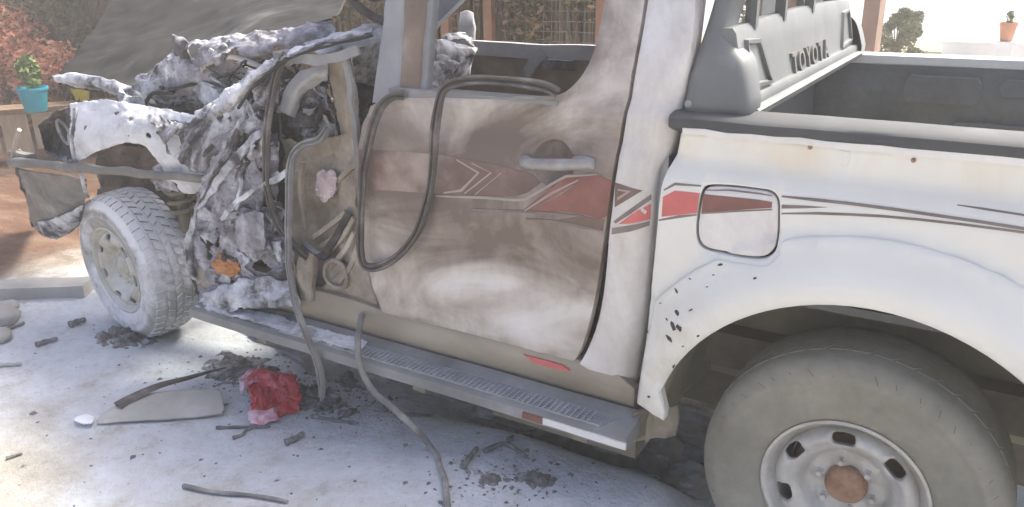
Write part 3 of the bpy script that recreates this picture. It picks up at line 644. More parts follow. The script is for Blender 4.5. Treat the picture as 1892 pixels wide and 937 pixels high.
# --- wheels
M['under2'] = plain('dark_rubber_cut', (.15, .145, .115), .95)
def make_wheel(R, W, RR, mt, mr, mc, nholes=7, lugs=6, hgt=.0075, worn=False):
    w = bpy.data.objects.new('wheel', None); COL.objects.link(w); w.empty_display_size = .1
    sh = [(RR-.004, .012), (RR+.006, .0), (RR+.02, -.006), (RR+.05, -.014), (R-.085, -.016), (R-.062, -.013), (R-.058, -.0165), (R-.042, -.012), (R-.026, -.003), (R-.014, .008), (R-.005, .024), (R, W*.35)]
    prof = sh+[(r, W-.0-y) for r, y in sh[::-1]]
    parts = [MB().lathe(prof, 72).build('tyre', mt, None, 60)]
    t = MB(); rn = random.Random(3); n = 46
    for row, (yc, wd, sk) in list(enumerate(((.030, .030, .25), (.074, .034, -.5), (W/2, .030, .5), (W-.074, .034, -.5), (W-.030, .030, -.25))))[1 if worn else 0:4 if worn else 5]:
        for i in range(n):
            a = 2*math.pi*(i+(row % 2)*.5)/n; da = 2*math.pi/n*(.36 if not worn else .44)
            vs = []
            for rr in (R-.012 if row in (0, 4) else R-.006, R+hgt-(.004 if row in (0, 4) else 0)):
                for (sa, sy) in ((-1, -1), (1, -1), (1, 1), (-1, 1)):
                    q = a+da*sa*(1 if rr < R else .88)+sk*da*sy; yy = yc+wd/2*sy*(1 if rr < R else .9)
                    sh_ = (row == 0 and sy < 0) or (row == 4 and sy > 0)
                    if sh_: yy += (-.010 if row == 0 else .010)*(.4 if worn else 1)
                    r2 = rr-(.016 if worn else .010)*sh_
                    vs.append((r2*math.cos(q), yy, r2*math.sin(q)))
            t.add(vs, [(4, 5, 6, 7), (0, 1, 5, 4), (1, 2, 6, 5), (2, 3, 7, 6), (3, 0, 4, 7)])
    tr = t.build('tread', mt, None, 30); tr['kind'] = 'stuff'; parts.append(tr)
    if worn:
        s = MB(); rs_ = random.Random(8)
        for i in range(44):
            a = 2*math.pi*i/44+rs_.uniform(-.02, .02); r0, r1 = R-.046+rs_.uniform(-.002, .002), R-.028+rs_.uniform(-.004, .003); w_ = .0026; y0, y1 = -.0135, -.0055
            s.add([(r0*math.cos(a), y0, r0*math.sin(a)), (r0*math.cos(a+w_*3), y0, r0*math.sin(a+w_*3)), (r1*math.cos(a+.035+w_*3), y1, r1*math.sin(a+.035+w_*3)), (r1*math.cos(a+.035), y1, r1*math.sin(a+.035))], [(0, 1, 2, 3)])
        q = s.build('shoulder_cuts', M['under2'], None, 30); q['kind'] = 'stuff'; parts.append(q)
    rim = [(RR-.012, .030), (RR-.002, .016), (RR+.004, .004), (RR+.003, -.003), (RR-.004, -.005), (RR-.009, .0), (RR-.013, .010), (RR-.017, .022), (RR-.030, .032), (RR-.034, .08), (RR-.05, .13), (RR-.03, W-.03), (RR+.002, W-.01)]
    parts.append(MB().lathe(rim, 72).build('rim', mr, None, 40))
    ro = RR-.028; rh = RR*.745
    loops = [[(ro*math.cos(a*math.pi/30), ro*math.sin(a*math.pi/30)) for a in range(60)]]
    for h in range(nholes):
        a = 2*math.pi*(h+.5)/nholes+rad(70); lo = []
        for k in range(16):
            u = 2*math.pi*k/16; cu, su = math.cos(u), math.sin(u)
            ru = rh+math.copysign(abs(su)**.7, su)*RR*.092; au = a+math.copysign(abs(cu)**.6, cu)*.185
            lo.append((ru*math.cos(au), ru*math.sin(au)))
        loops.append(lo)
    def disc(x, z):
        r = math.hypot(x, z)/RR
        y = lerp1([(0, .058), (.30, .058), (.46, .056), (.60, .016), (.74, -.002), (.83, .010), (.87, .030)], r)
        for k in range(lugs):
            a = 2*math.pi*(k+.5)/lugs+.26; d = math.hypot(x-.07*math.cos(a), z-.07*math.sin(a)); y -= .010*sstep(.026, .017, d)
        return y
    parts.append(panel('wheel_disc', loops, disc, mr, None, step=.011, flange=.012, edge=.003, ring=.003, ang=60))
    cap = [(.0, .024), (.012, .024), (.016, .026), (.036, .028), (.046, .032), (.052, .040), (.054, .060)]
    parts.append(MB().lathe(cap, 32).build('hub_cap', mc, None, 50))
    for k in range(lugs):
        a = 2*math.pi*(k+.5)/lugs+.26
        o = MB().lathe([(.0, -.010), (.006, -.010), (.0085, -.008), (.0085, .004), (.012, .006), (.012, .014)], 6).build('lug_nut', mr, None, 30)
        o.data.transform(Matrix.Translation((.07*math.cos(a), .038, .07*math.sin(a)))); parts.append(o)
    drum = MB().lathe([(0, .075), (.10, .075), (.14, .085), (.15, .10), (.15, .18)], 32).build('brake_drum', M['rust'], None, 40); parts.append(drum)
    for q in parts: q.parent = w
    return w, parts
def place(w, loc, rz=0, camber=0):
    w.rotation_euler = (camber, 0, rz); w.location = loc; adopt(w, TRUCK)
W1, parts1 = make_wheel(.381, .25, .206, M['tyre'], M['rim'], M['rust'], 7, hgt=.0005, worn=True)
place(W1, (0, -.015, .37))
W2, parts2 = make_wheel(.355, .226, .212, M['tyrepowder'], M['rimdust'], M['rimdust'], 7)
place(W2, (-3.275, .115, .335), rad(-7.9), rad(2.5))
def copy_wheel(parts, loc, rz):
    w = bpy.data.objects.new('wheel', None); COL.objects.link(w)
    for q in parts:
        c = q.copy(); COL.objects.link(c); c.parent = w
    place(w, loc, rz)
copy_wheel(parts1, (0, 1.705, .37), math.pi); copy_wheel(parts2, (-3.2, 1.68, .345), math.pi)

# --- roll bar behind the cab
ROLL_PX = [(1262, 216), (1330, 219), (1383, 222), (1386, 195), (1378, 150), (1368, 118), (1348, 95), (1330, 72), (1325, 55), (1330, 25), (1340, -5), (1296, -5), (1284, 60), (1268, 140)]
fp = sp2([(lambda q: (q.x, q.z))(at(a, b, Y=.055)) for a, b in ROLL_PX[:3]], 2) + sp2([(lambda q: (q.x, q.z))(at(a, b, Y=.055)) for a, b in ROLL_PX[3:11]], 3)
tl, tr_ = at(*ROLL_PX[11], Y=.055), at(*ROLL_PX[10], Y=.055)
fp += [(tr_.x+.01, 1.74), (tr_.x-.03, 1.80), (tl.x-.01, 1.78)] + [(lambda q: (q.x, q.z))(at(a, b, Y=.055)) for a, b in ROLL_PX[11:]]
def foot_y(x, z): return .055+.10*sstep(1.31, 1.62, z)
rbar = panel('roll_bar', [fp], lambda x, z: foot_y(x, z), M['bar'], TRUCK, step=.02, flange=.085, edge=.012, ring=.014, ang=60)
tag(rbar, 'grey moulded roll bar with raised lettering behind the cab')
panel('far_post', [fp], lambda x, z: 1.69-.10*sstep(1.31, 1.62, z), M['bar'], rbar, step=.03, flange=-.085, edge=-.012, ring=.014, ang=60)
panel('post_back', [fp], lambda x, z: foot_y(x, z)+.088, M['bar'], rbar, step=.03, flange=0, edge=0)
q = at(1270, 193, Y=.05); MB().lathe([(0, -.006), (.007, -.006), (.010, -.002), (.010, .006)], 12).build('bolt', M['grey'], rbar).data.transform(Matrix.Translation((q.x, .056, q.z)))
PROF = [(-.335, 1.296), (-.330, 1.312), (-.342, 1.318), (-.352, 1.319), (-.352, 1.332), (-.358, 1.342), (-.372, 1.344), (-.376, 1.356), (-.392, 1.44), (-.405, 1.500), (-.415, 1.512), (-.440, 1.512), (-.455, 1.49), (-.42, 1.296)]
n = len(PROF); ys = np.linspace(.12, 1.60, 24); vs = []; fs = []
for y in ys: vs += [(x, y, z+(.03*(1-((y-.86)/.74)**2) if z > 1.4 else 0)*.4) for x, z in PROF]
for i in range(len(ys)-1): fs += [(i*n+a, i*n+(a+1) % n, (i+1)*n+(a+1) % n, (i+1)*n+a) for a in range(n)]
fs += [tuple(range(n)), tuple((len(ys)-1)*n+a for a in range(n))]
cross = MB().add(vs, fs).build('cross_panel', M['bar'], rbar, 35)
def px_(y, z): return -.376-.016*(z-1.356)/.084 if z < 1.44 else -.392-.013*(z-1.44)/.06
for yy0, s_ in ((.175, 1), (1.545, -1)):
    tz = [(yy0, 1.365), (yy0+s_*.19, 1.352), (yy0+s_*.115, 1.468), (yy0+s_*.005, 1.475)]
    MB().sweep([Vector((px_(a, b)+.002, a, b)) for a, b in densify(tz, .03)], [(-.008, -.006), (.008, -.006), (.005, .009), (-.005, .009)], ref=(1, 0, 0), closed=True).build('trim_frame', M['bar'], cross)
for y in (.285, .585, .955): MB().box((-.43, y-.012, 1.50), (-.40, y+.012, 1.76)).build('upright', M['bar'], rbar)
MB().tube([Vector((-.41, .15, 1.775)), Vector((-.41, 1.58, 1.775))], .03, 12, ref=(0, 0, 1)).build('top_tube', M['bar'], rbar)
MB().tube(spline([at(1548, -20, X=-.47), at(1540, 20, X=-.46), at(1527, 50, X=-.44), at(1519, 74, X=-.41)], 5), .011, 8, ref=(1, 0, 0)).build('strap', M['cream'], rbar)
M['grey2'] = plain('grey_letter', (.17, .165, .155), .5)
fc = bpy.data.curves.new('letter_curve', 'FONT'); fc.size = .092; fc.extrude = .005; fc.offset = .0016
tmp = bpy.data.objects.new('letter_tmp', fc); COL.objects.link(tmp)
for i, ch in enumerate('TOYOTA'):
    fc.body = ch; fc.align_x = 'CENTER'; bpy.context.view_layer.update()
    me = bpy.data.meshes.new_from_object(tmp.evaluated_get(bpy.context.evaluated_depsgraph_get())); me.name = 'letter'
    la, lb = at(1461, 112, X=-.385), at(1519, 92, X=-.385); y = la.y+(lb.y-la.y)*i/5; z = (la.z+lb.z)/2-.034
    me.transform(Matrix(((0, -.19*0, 1, 0), (1.05, 0, 0, 0), (0, 1, 0, 0), (0, 0, 0, 1))))
    o = finish('letter', me, M['grey2'], None, 30)
    o.data.transform(Matrix.Translation((px_(y, z)+.005, y, z)) @ Matrix.Rotation(rad(-11), 4, 'Y')); adopt(o, cross)
bpy.data.objects.remove(tmp)

# ================================================================== CRUSHED FRONT AND OPEN CAB
def PR(*pts): return [P(*q) for q in pts]
T = TRUCK
# hood, buckled up and twisted
hood = sheet('hood', [PR((98, 146, .34), (180, 170, .30), (260, 172, .26), (340, 120, .24), (430, 72, .26), (520, 52, .30), (612, 38, .34)),
                      PR((135, 95, .60), (215, 105, .58), (300, 95, .56), (385, 70, .56), (460, 40, .58), (540, 28, .60), (630, 20, .62)),
                      PR((170, 40, .90), (255, 40, .92), (340, 30, .95), (420, 15, .95), (500, 0, .95), (580, -8, .95), (660, -10, .95)),
                      PR((215, -30, 1.3), (310, -40, 1.35), (390, -50, 1.4), (470, -55, 1.4), (550, -58, 1.4), (620, -58, 1.4), (700, -50, 1.4))], M['hood'], T, 84, 45, .030, 1.7, 11, rag=.01, thick=.004)
tag(hood, 'buckled ash grey hood bent upward')
sheet('hood_flange', [PR((98, 140, .32), (150, 138, .29), (205, 146, .27), (262, 168, .25), (322, 178, .24), (360, 168, .24)),
                      PR((102, 147, .30), (150, 152, .27), (205, 164, .25), (262, 182, .23), (322, 187, .22), (362, 178, .22)),
                      PR((104, 150, .34), (150, 158, .32), (205, 170, .30), (262, 188, .28), (322, 190, .27), (364, 186, .27))], M['ashlight'], T, 60, 14, .016, 9, 4, thick=.006)
sheet('hood_frame', [PR((240, 150, .26), (300, 118, .25), (345, 82, .24), (420, 66, .24), (510, 56, .25), (612, 40, .28)),
                     PR((262, 165, .20), (312, 138, .19), (352, 112, .18), (425, 92, .18), (515, 76, .20), (625, 55, .24)),
                     PR((275, 178, .18), (330, 162, .17), (370, 140, .16), (430, 112, .18), (520, 92, .20), (640, 68, .24)),
                     PR((300, 186, .24), (345, 178, .23), (385, 160, .22), (440, 128, .22), (525, 100, .24), (650, 80, .28))], M['ash'], T, 110, 50, .022, 8, 5, rag=.08, holes=(8, .42), thick=.005)
sheet('hood_flap', [PR((334, 78, .22), (345, 84, .20), (352, 104, .20)), PR((302, 112, .20), (322, 122, .17), (345, 128, .19)), PR((262, 148, .20), (296, 158, .17), (330, 150, .20)), PR((240, 158, .24), (270, 178, .21), (312, 178, .23))], M['ashlight'], T, 40, 48, .018, 9, 8, rag=.14, thick=.005)
sheet('engine_dark_backing', [PR((322, 150, .30), (370, 112, .30), (430, 98, .30), (490, 104, .30)), PR((330, 175, .34), (372, 150, .36), (430, 138, .36), (488, 140, .34)), PR((340, 200, .30), (380, 190, .32), (430, 180, .32), (480, 175, .30))], M['charshade'], T, 30, 24, .03, 7, 5)  # near-black sheet, the shade of the opening put into its colour
sheet('cavity_rim', [PR((362, 128, .18), (385, 110, .17), (425, 102, .17), (470, 112, .18), (494, 128, .2)), PR((372, 136, .16), (392, 120, .14), (426, 112, .14), (468, 122, .15), (490, 138, .18))], M['olive'], T, 40, 8, .008, 9, 4)
lump('ash_clod', P(400, 143, .24), (.085, .05, .045), M['ashlight'], T, 31, .5, 2.4, 4)
M['grey3'] = noisemat('sooted_bar', [(.3, (.10, .095, .085)), (.6, (.20, .19, .175)), (.75, (.34, .33, .31))], 7, gloss=.6, bmp=.2, seed=3)
# near front fender, wheel-arch edge, lamp housing, bumper
M['fend'] = dusted('powdered_fender', [(.30, (.26, .26, .275)), (.40, (.50, .51, .535)), (.52, (.66, .675, .70)), (.7, (.76, .775, .80))], (.84, .855, .88), 5, (.4, .9), .9, bscale=60, seed=14, bmp=.5)
fender = sheet('front_fender', [PR((133, 192, .06), (200, 184, .03), (270, 196, .03), (335, 208, .06), (390, 205, .08), (440, 200, .10)),
                       PR((128, 235, .02), (195, 222, -.02), (265, 232, -.02), (325, 255, .01), (380, 275, .04), (425, 270, .08)),
                       PR((135, 275, .01), (188, 258, -.03), (250, 252, -.03), (308, 285, .0), (352, 325, .03), (400, 320, .07)),
                       PR((148, 300, .02), (192, 276, -.02), (248, 262, -.02), (296, 300, .01), (338, 355, .05), (378, 352, .09))], M['fend'], T, 110, 66, .020, 4.5, 2, rag=.05, holes=(26, .56), thick=.004)
sheet('fender_wrinkle', [PR((262, 206, .02), (312, 212, .02), (362, 226, .03)), PR((288, 244, -.035), (334, 262, -.02), (382, 276, .0)), PR((306, 282, -.02), (348, 310, -.01), (396, 322, .02))], M['flow'], fender, 60, 50, .018, 9, 6, rag=.3, holes=(10, .32), thick=.003)
tag(fender, 'crumpled front fender coated in pale powder')
sheet('fender_fold', [PR((300, 215, .04), (350, 220, .02), (400, 190, .02), (440, 150, .03)), PR((330, 260, .0), (372, 262, -.02), (420, 235, -.01), (462, 190, .02)), PR((352, 320, .02), (392, 312, .0), (440, 285, .01), (480, 235, .04))], M['flow'], T, 60, 40, .024, 7, 9, rag=.12, holes=(8, .36), thick=.004)
lampo = sheet('headlight_housing', [PR((72, 232, .06), (90, 212, .05), (112, 200, .05), (136, 192, .06)), PR((74, 255, .07), (92, 245, .12), (114, 235, .13), (135, 230, .06)), PR((86, 282, .08), (100, 280, .14), (120, 272, .13), (140, 268, .05)), PR((112, 300, .06), (120, 302, .06), (134, 304, .05), (146, 304, .04))], M['ashdark'], T, 36, 36, .014, 12, 3, rag=.05, thick=.004)
c = P(118, 244, .075); MB().tube([c+Vector((.045*math.cos(a*.2618), -.01*math.sin(a*.3), .055*math.sin(a*.2618))) for a in range(24)], .008, 6, closed=True).build('lamp_ring', M['ash'], lampo)
MB().sweep(spline(PR((140, 200, .03), (138, 235, .0), (134, 265, .0), (140, 300, .0)), 6), [(-.014, -.006), (.014, -.006), (.012, .006), (-.012, .006)]).build('lamp_edge', M['ashlight'], lampo, 50)
MB().sweep(spline(PR((20, 300, -.01), (80, 304, -.02), (160, 312, -.03), (240, 319, -.03), (320, 326, -.02), (398, 331, .02)), 8), [(.022*math.cos(a*.7854), .016*math.sin(a*.7854)) for a in range(8)], scale=lambda t: 1.05-.4*t+.06*math.sin(t*23)).rough(.008, 9).build('bumper_bar', M['grey3'], T, 60)
bum = sheet('front_bumper', [PR((38, 310, .02), (75, 316, -.01), (120, 320, -.02), (165, 326, .02)), PR((44, 345, .04), (80, 352, .02), (122, 358, .02), (160, 360, .06)), PR((54, 395, .07), (85, 400, .05), (122, 395, .06), (158, 385, .10)), PR((66, 425, .10), (92, 440, .09), (115, 438, .11), (150, 410, .14))], M['grey3'], T, 40, 44, .016, 7, 12, rag=.05, thick=.006)
tag(bum, 'hanging corner of the grey front bumper')
sheet('bumper_powder', [PR((62, 410, .045), (90, 405, .03), (125, 390, .035), (155, 375, .06)), PR((72, 425, .07), (94, 432, .06), (116, 425, .07), (150, 400, .10)), PR((76, 430, .09), (98, 440, .085), (116, 436, .095), (146, 412, .12))], M['ashlight'], bum, 30, 16, .012, 9, 2, rag=.12, thick=.006)
sheet('grille_panel', [PR((22, 292, .10), (30, 285, .5), (36, 275, .9)), PR((40, 340, .12), (45, 330, .5), (50, 320, .9)), PR((62, 420, .16), (70, 405, .5), (75, 395, .9))], M['ashdark'], T, 20, 20, .03, 6, 5, thick=.006)
MB().tube(spline(PR((150, 318, -.02), (155, 345, .0), (163, 365, .02)), 5), .008, 6).build('bumper_tie', M['ashlight'], bum)
MB().tube(spline(PR((24, 292, .0), (28, 262, .0), (36, 240, .0)), 4), .010, 6).build('marker_rod', M['cream'], T)
MB().box(P(24, 294, .0)-Vector((.03, 0, .015)), P(46, 288, .0)+Vector((.02, .04, .005))).rough(.012, 14).build('bar_bracket', M['grey3'], T)
# engine bay
eb = lump('engine_block', P(330, 230, .75), (.34, .30, .26), M['ashdark'], T, 2, .35, 2.2, 4)
lump('engine_top', P(430, 175, .55), (.26, .20, .12), M['ashdark'], T, 5, .45, 2.4, 4)
lump('battery', P(250, 225, .45), (.20, .14, .13), M['ashdark'], T, 7, .30, 1.8, 4)
lump('intake_box', P(395, 190, .33), (.17, .10, .085), M['ashdark'], T, 9, .5, 2.2, 4)
for i, pts in enumerate((((365, 185, .22), (380, 150, .2), (420, 128, .22), (470, 135, .25), (495, 165, .3)), ((300, 205, .3), (350, 195, .25), (410, 205, .22), (460, 240, .2)), ((380, 150, .3), (430, 160, .28), (470, 190, .2), (490, 240, .18)), ((260, 215, .3), (320, 225, .28), (380, 245, .2), (430, 290, .12)), ((400, 230, .1), (450, 215, .1), (500, 170, .12)))):
    MB().tube(spline(PR(*pts), 8), .014+.006*(i % 2), 8).build('engine_hose', M['ashdark' if i % 2 else 'ash'], T, 60)
sheet('inner_wing', [PR((190, 262, .40), (260, 255, .42), (330, 270, .40), (400, 290, .36)), PR((180, 320, .42), (255, 315, .45), (325, 330, .42), (390, 350, .38)), PR((180, 390, .42), (250, 390, .48), (320, 400, .44), (380, 420, .38))], M['brown'], T, 40, 30, .05, 5, 3, rag=.08, holes=(6, .45))
cs = P(333, 350, .30)
MB().tube([cs+Vector((.055*math.cos(a*.5), .055*math.sin(a*.5), -.13+.0035*a)) for a in range(76)], .011, 7).build('coil_spring', M['under'], T, 60)
MB().tube([cs+Vector((0, 0, -.2)), cs+Vector((0, 0, .2))], .028, 12).build('damper', M['under'], T)
MB().tube([Vector((-3.2, .2, .34)), Vector((-3.0, .6, .42)), Vector((-3.0, 1.5, .40))], .04, 10, ref=(0, 0, 1)).build('front_axle', M['under'], T)
lump('splash_sheet', P(305, 330, .10), (.10, .03, .07), M['ashlight'], T, 21, .5, 2.5, 3)
# collapsed screen pillar: the long pale edge sweeping down from the dash to the fender
sheet('collapsed_pillar', [PR((694, 52, .20), (610, 66, .10), (528, 97, .05), (480, 122, .04), (430, 156, .03), (392, 186, .03), (350, 208, .04)), PR((694, 58, .16), (612, 74, .06), (530, 104, .01), (485, 131, -.01), (440, 168, -.03), (405, 200, -.03), (368, 224, -.01)), PR((696, 64, .18), (614, 81, .08), (532, 110, .04), (490, 139, .02), (450, 180, .01), (420, 216, .01), (388, 240, .03))], M['ashlight'], T, 96, 20, .016, 12, 6, rag=.10, thick=.006)
for k, pts in enumerate((((532, 110, .0), (500, 132, -.01), (462, 168, -.02), (440, 200, -.02)), ((690, 66, .14), (610, 84, .04), (560, 98, .0), (530, 112, -.01)))):
    MB().sweep(spline(PR(*pts), 9), [(-.004, -.003), (.004, -.003), (.004, .004), (-.004, .004)]).rough(.004, 20, k).build('pillar_seam', M['charshade'], T)
sheet('cowl_panel', [PR((560, 84, .20), (620, 66, .24), (668, 56, .28), (704, 50, .32)), PR((572, 92, .13), (630, 80, .16), (672, 70, .20), (706, 62, .25)), PR((590, 101, .10), (640, 95, .12), (676, 84, .16), (706, 76, .22))], M['ashlight'], T, 36, 18, .008, 8, 2, thick=.006)
# crushed cowl side between wheel and cab opening
sheet('cowl_side', [PR((425, 190, .05), (460, 165, .04), (492, 140, .05), (520, 114, .08)), PR((408, 235, .02), (445, 215, .0), (485, 200, .02), (514, 180, .06)), PR((398, 280, .0), (440, 268, -.02), (480, 255, .0), (512, 240, .05)), PR((378, 330, .0), (425, 322, -.02), (470, 312, .0), (514, 300, .05))], M['flow'], T, 96, 78, .024, 9, 14, rag=.08, holes=(8, .24), thick=.004)
sheet('wheelhouse_liner', [PR((400, 282, .0), (440, 272, -.02), (482, 262, .0), (514, 255, .05)), PR((365, 370, .0), (420, 365, -.03), (470, 355, .0), (515, 345, .05)), PR((350, 450, .02), (410, 445, -.02), (465, 440, .0), (520, 435, .06)), PR((364, 520, .03), (425, 515, .0), (480, 510, .0), (540, 505, .07)), PR((372, 565, .02), (430, 558, -.02), (490, 552, -.01), (545, 548, .05))], M['ash'], T, 100, 130, .020, 15, 21, rag=.05, holes=(11, .36), thick=.004)
sheet('buckled_plate', [PR((438, 398, -.05), (462, 388, -.06), (488, 392, -.05)), PR((434, 432, -.06), (462, 428, -.07), (492, 430, -.05)), PR((446, 468, -.05), (468, 470, -.06), (490, 464, -.05))], M['ash'], T, 24, 24, .010, 9, 3, rag=.12)
sheet('cowl_dark_backing', [PR((440, 150, .22), (520, 120, .22)), PR((390, 330, .18), (530, 320, .2)), PR((360, 470, .14), (540, 470, .18)), PR((375, 560, .12), (550, 550, .15))], M['charshade'], T, 24, 36, .05, 6, 6, thick=.006)  # near-black sheet behind the holes, painted as the dark of the cavities
for i, (pts, w, mk) in enumerate(((((480, 245, -.02), (430, 300, -.04), (385, 360, -.04), (356, 410, -.03), (348, 465, -.01), (362, 520, .0)), .016, 'ashlight'), (((532, 318, .0), (480, 345, -.04), (440, 372, -.05), (410, 405, -.04)), .012, 'ashlight'), (((455, 215, .0), (425, 262, -.03), (392, 318, -.04), (366, 372, -.03)), .014, 'ash'), (((395, 420, -.03), (440, 395, -.04), (495, 420, -.01)), .010, 'ash'))):
    MB().sweep(spline(PR(*pts), 7), [(-w, -.004), (w, -.007), (w*.8, .007), (-w, .006)], scale=lambda t: .8+.3*math.sin(t*9+i)).rough(.012, 22, i+1).build('bent_strip', M[mk], T, 50)
rn = random.Random(12)
for i in range(20):
    px, py = rn.uniform(375, 520), rn.uniform(380, 540)
    if px < 395 and py < 300: continue
    q = P(px, py, rn.uniform(-.05, .0)); s = rn.uniform(.012, .034)
    sheet('torn_scrap', [[q+Vector((rn.uniform(-s, s)+u*s*1.6, rn.uniform(-.02, .02), rn.uniform(-s, s)+v*s*1.6)) for u in (-1, 0, 1)] for v in (-1, 0, 1)], M[rn.choice(['ash', 'ash', 'ashlight', 'ashdark'])], T, 8, 8, .018, 22, i, thick=.003)
for i in range(12):
    px = rn.uniform(150, 500); py = rn.uniform(190, 250) if px < 330 else rn.uniform(80, 230)
    q = P(px, py, rn.uniform(.06, .26)); s = rn.uniform(.015, .045)
    sheet('torn_scrap', [[q+Vector((rn.uniform(-s, s)+u*s*1.6, rn.uniform(-.03, .03), rn.uniform(-s, s)+v*s*1.2)) for u in (-1, 0, 1)] for v in (-1, 0, 1)], M[rn.choice(['ash', 'ashlight', 'ashdark'])], T, 8, 8, .02, 20, i+60, thick=.003)
for i in range(9):
    x0, y0 = rn.uniform(430, 520), rn.uniform(200, 330); L = rn.uniform(50, 110); a_ = rad(rn.uniform(105, 150)); yy = rn.uniform(-.06, -.01); w = rn.uniform(.004, .012)
    pts = [P(x0+L*t*math.cos(a_)+rn.uniform(-6, 6), y0+L*t*math.sin(a_)+rn.uniform(-6, 6)+18*t*t, yy+.02*math.sin(t*5)) for t in (0, .33, .66, 1)]
    MB().sweep(spline(pts, 7), [(-w, -.003), (w, -.005), (w*.7, .006), (-w, .004)], scale=lambda t: .5+.7*math.sin(math.pi*(.15+.75*t))).rough(.010, 24, i+3).build('torn_strip', M[('flow', 'ashlight', 'flow', 'ashdark', 'ash')[i % 5]], T, 50)
for i in range(9):
    x0, y0 = rn.uniform(250, 430), rn.uniform(120, 210); pts = [P(x0+rn.uniform(-10, 10)+k*rn.uniform(12, 34), y0+rn.uniform(-22, 22), rn.uniform(.1, .24)) for k in range(4)]
    MB().tube(spline(pts, 7), rn.uniform(.004, .008), 6).rough(.006, 20, i).build('wiring', M['charshade' if i % 3 else 'flow'], T, 60)
lump('melted_lamp', P(422, 490, -.02), (.085, .04, .042), M['orange'], T, 4, .45, 2.2, 4)
sheet('sill_debris', [PR((372, 548, -.02), (430, 522, -.02), (490, 512, -.02), (548, 520, .0)), PR((368, 572, -.05), (430, 548, -.06), (500, 545, -.05), (560, 548, -.02)), PR((380, 590, -.08), (440, 575, -.08), (510, 568, -.06), (566, 565, -.02))], M['ashlight'], T, 54, 24, .028, 11, 7, rag=.12, thick=.006)

# wrecked inner shell standing in the front door opening
shell = sheet('door_inner_shell', [PR((532, 305, .08), (548, 272, .08), (580, 256, .10), (622, 248, .10), (660, 235, .09)), PR((530, 350, .06), (558, 330, .08), (590, 320, .12), (625, 318, .10), (662, 310, .07)), PR((532, 420, .06), (562, 405, .10), (600, 392, .13), (632, 385, .09), (664, 380, .06)), PR((545, 480, .08), (575, 468, .11), (610, 455, .12), (640, 445, .08), (668, 440, .06)), PR((560, 545, .09), (590, 535, .10), (620, 520, .10), (650, 510, .07), (675, 500, .06))], M['olive'], T, 48, 60, .022, 7, 9, thick=.004)
tag(shell, 'scorched olive inner door shell')
sheet('pink_patch', [PR((588, 318, .075), (604, 306, .07), (622, 312, .065)), PR((582, 345, .075), (604, 345, .065), (628, 340, .06)), PR((592, 372, .09), (606, 372, .08), (618, 366, .07))], M['pink'], shell, 30, 36, .016, 16, 3, rag=.4, thick=.002)
for pts in (((640, 392, .06), (612, 415, .06), (580, 438, .06)), ((655, 402, .055), (632, 440, .06), (600, 470, .06)), ((662, 300, .06), (630, 330, .07), (610, 365, .08)), ((655, 430, .05), (640, 460, .05), (612, 492, .055)), ((640, 408, .06), (615, 440, .06), (592, 455, .07)), ((662, 455, .045), (650, 490, .045), (628, 520, .045)), ((560, 300, .06), (556, 350, .05), (566, 420, .07))):
    MB().sweep(spline(PR(*pts), 6), [(-.010, -.004), (.0, -.010), (.010, -.004), (.008, .008), (-.008, .008)]).build('fold', M['olive'], shell, 50)
MB().sweep(spline(PR((646, 392, .05), (622, 435, .05), (604, 466, .05), (585, 472, .05), (560, 452, .05)), 6), [(-.016, -.005), (.016, -.006), (.012, .01), (-.012, .01)]).rough(.006, 20).build('latch_bar', M['ashdark'], shell, 50)
# shell head and legs
MB().sweep(spline(PR((520, 99, .05), (560, 106, .04), (600, 108, .04), (640, 101, .05), (664, 92, .07)), 7), [(-.014, -.02), (.012, -.024), (.018, .03), (-.012, .03)]).rough(.007, 16).build('shell_head', M['board'], shell, 50)
sheet('shell_leg', [PR((604, 110, .10), (628, 108, .07), (652, 104, .06)), PR((618, 170, .12), (640, 165, .08), (658, 165, .06)), PR((630, 235, .12), (648, 232, .08), (664, 232, .06)), PR((640, 310, .10), (652, 308, .07), (668, 308, .06)), PR((648, 400, .09), (658, 400, .07), (672, 398, .06))], M['olive'], shell, 18, 48, .012, 8, 4)
MB().sweep(spline(PR((636, 106, .04), (646, 150, .035), (652, 200, .035), (660, 260, .04), (664, 330, .045)), 7), [(-.013, -.004), (.013, -.006), (.010, .008), (-.010, .008)]).rough(.006, 18).build('leg_edge', M['board'], shell, 50)
sheet('shell_arch', [PR((515, 205, .10), (530, 160, .10), (560, 130, .10), (605, 118, .10)), PR((530, 210, .09), (545, 170, .08), (570, 145, .08), (605, 132, .09)), PR((545, 215, .12), (556, 180, .12), (578, 158, .12), (606, 148, .12))], M['grey'], shell, 30, 16, .012, 9, 8)
for i in range(22):
    q = P(rn.uniform(520, 612), rn.uniform(140, 262), rn.uniform(.12, .24)); s = rn.uniform(.02, .04)
    sheet('foil_scrap', [[q+Vector((rn.uniform(-s, s)+u*s*1.5, rn.uniform(-.03, .03), rn.uniform(-s, s)+v*s*1.5)) for u in (-1, 0, 1)] for v in (-1, 0, 1)], M[rn.choice(['ash', 'ashlight', 'ashdark', 'olive'])], shell, 8, 8, .022, 20, i+120, thick=.003)
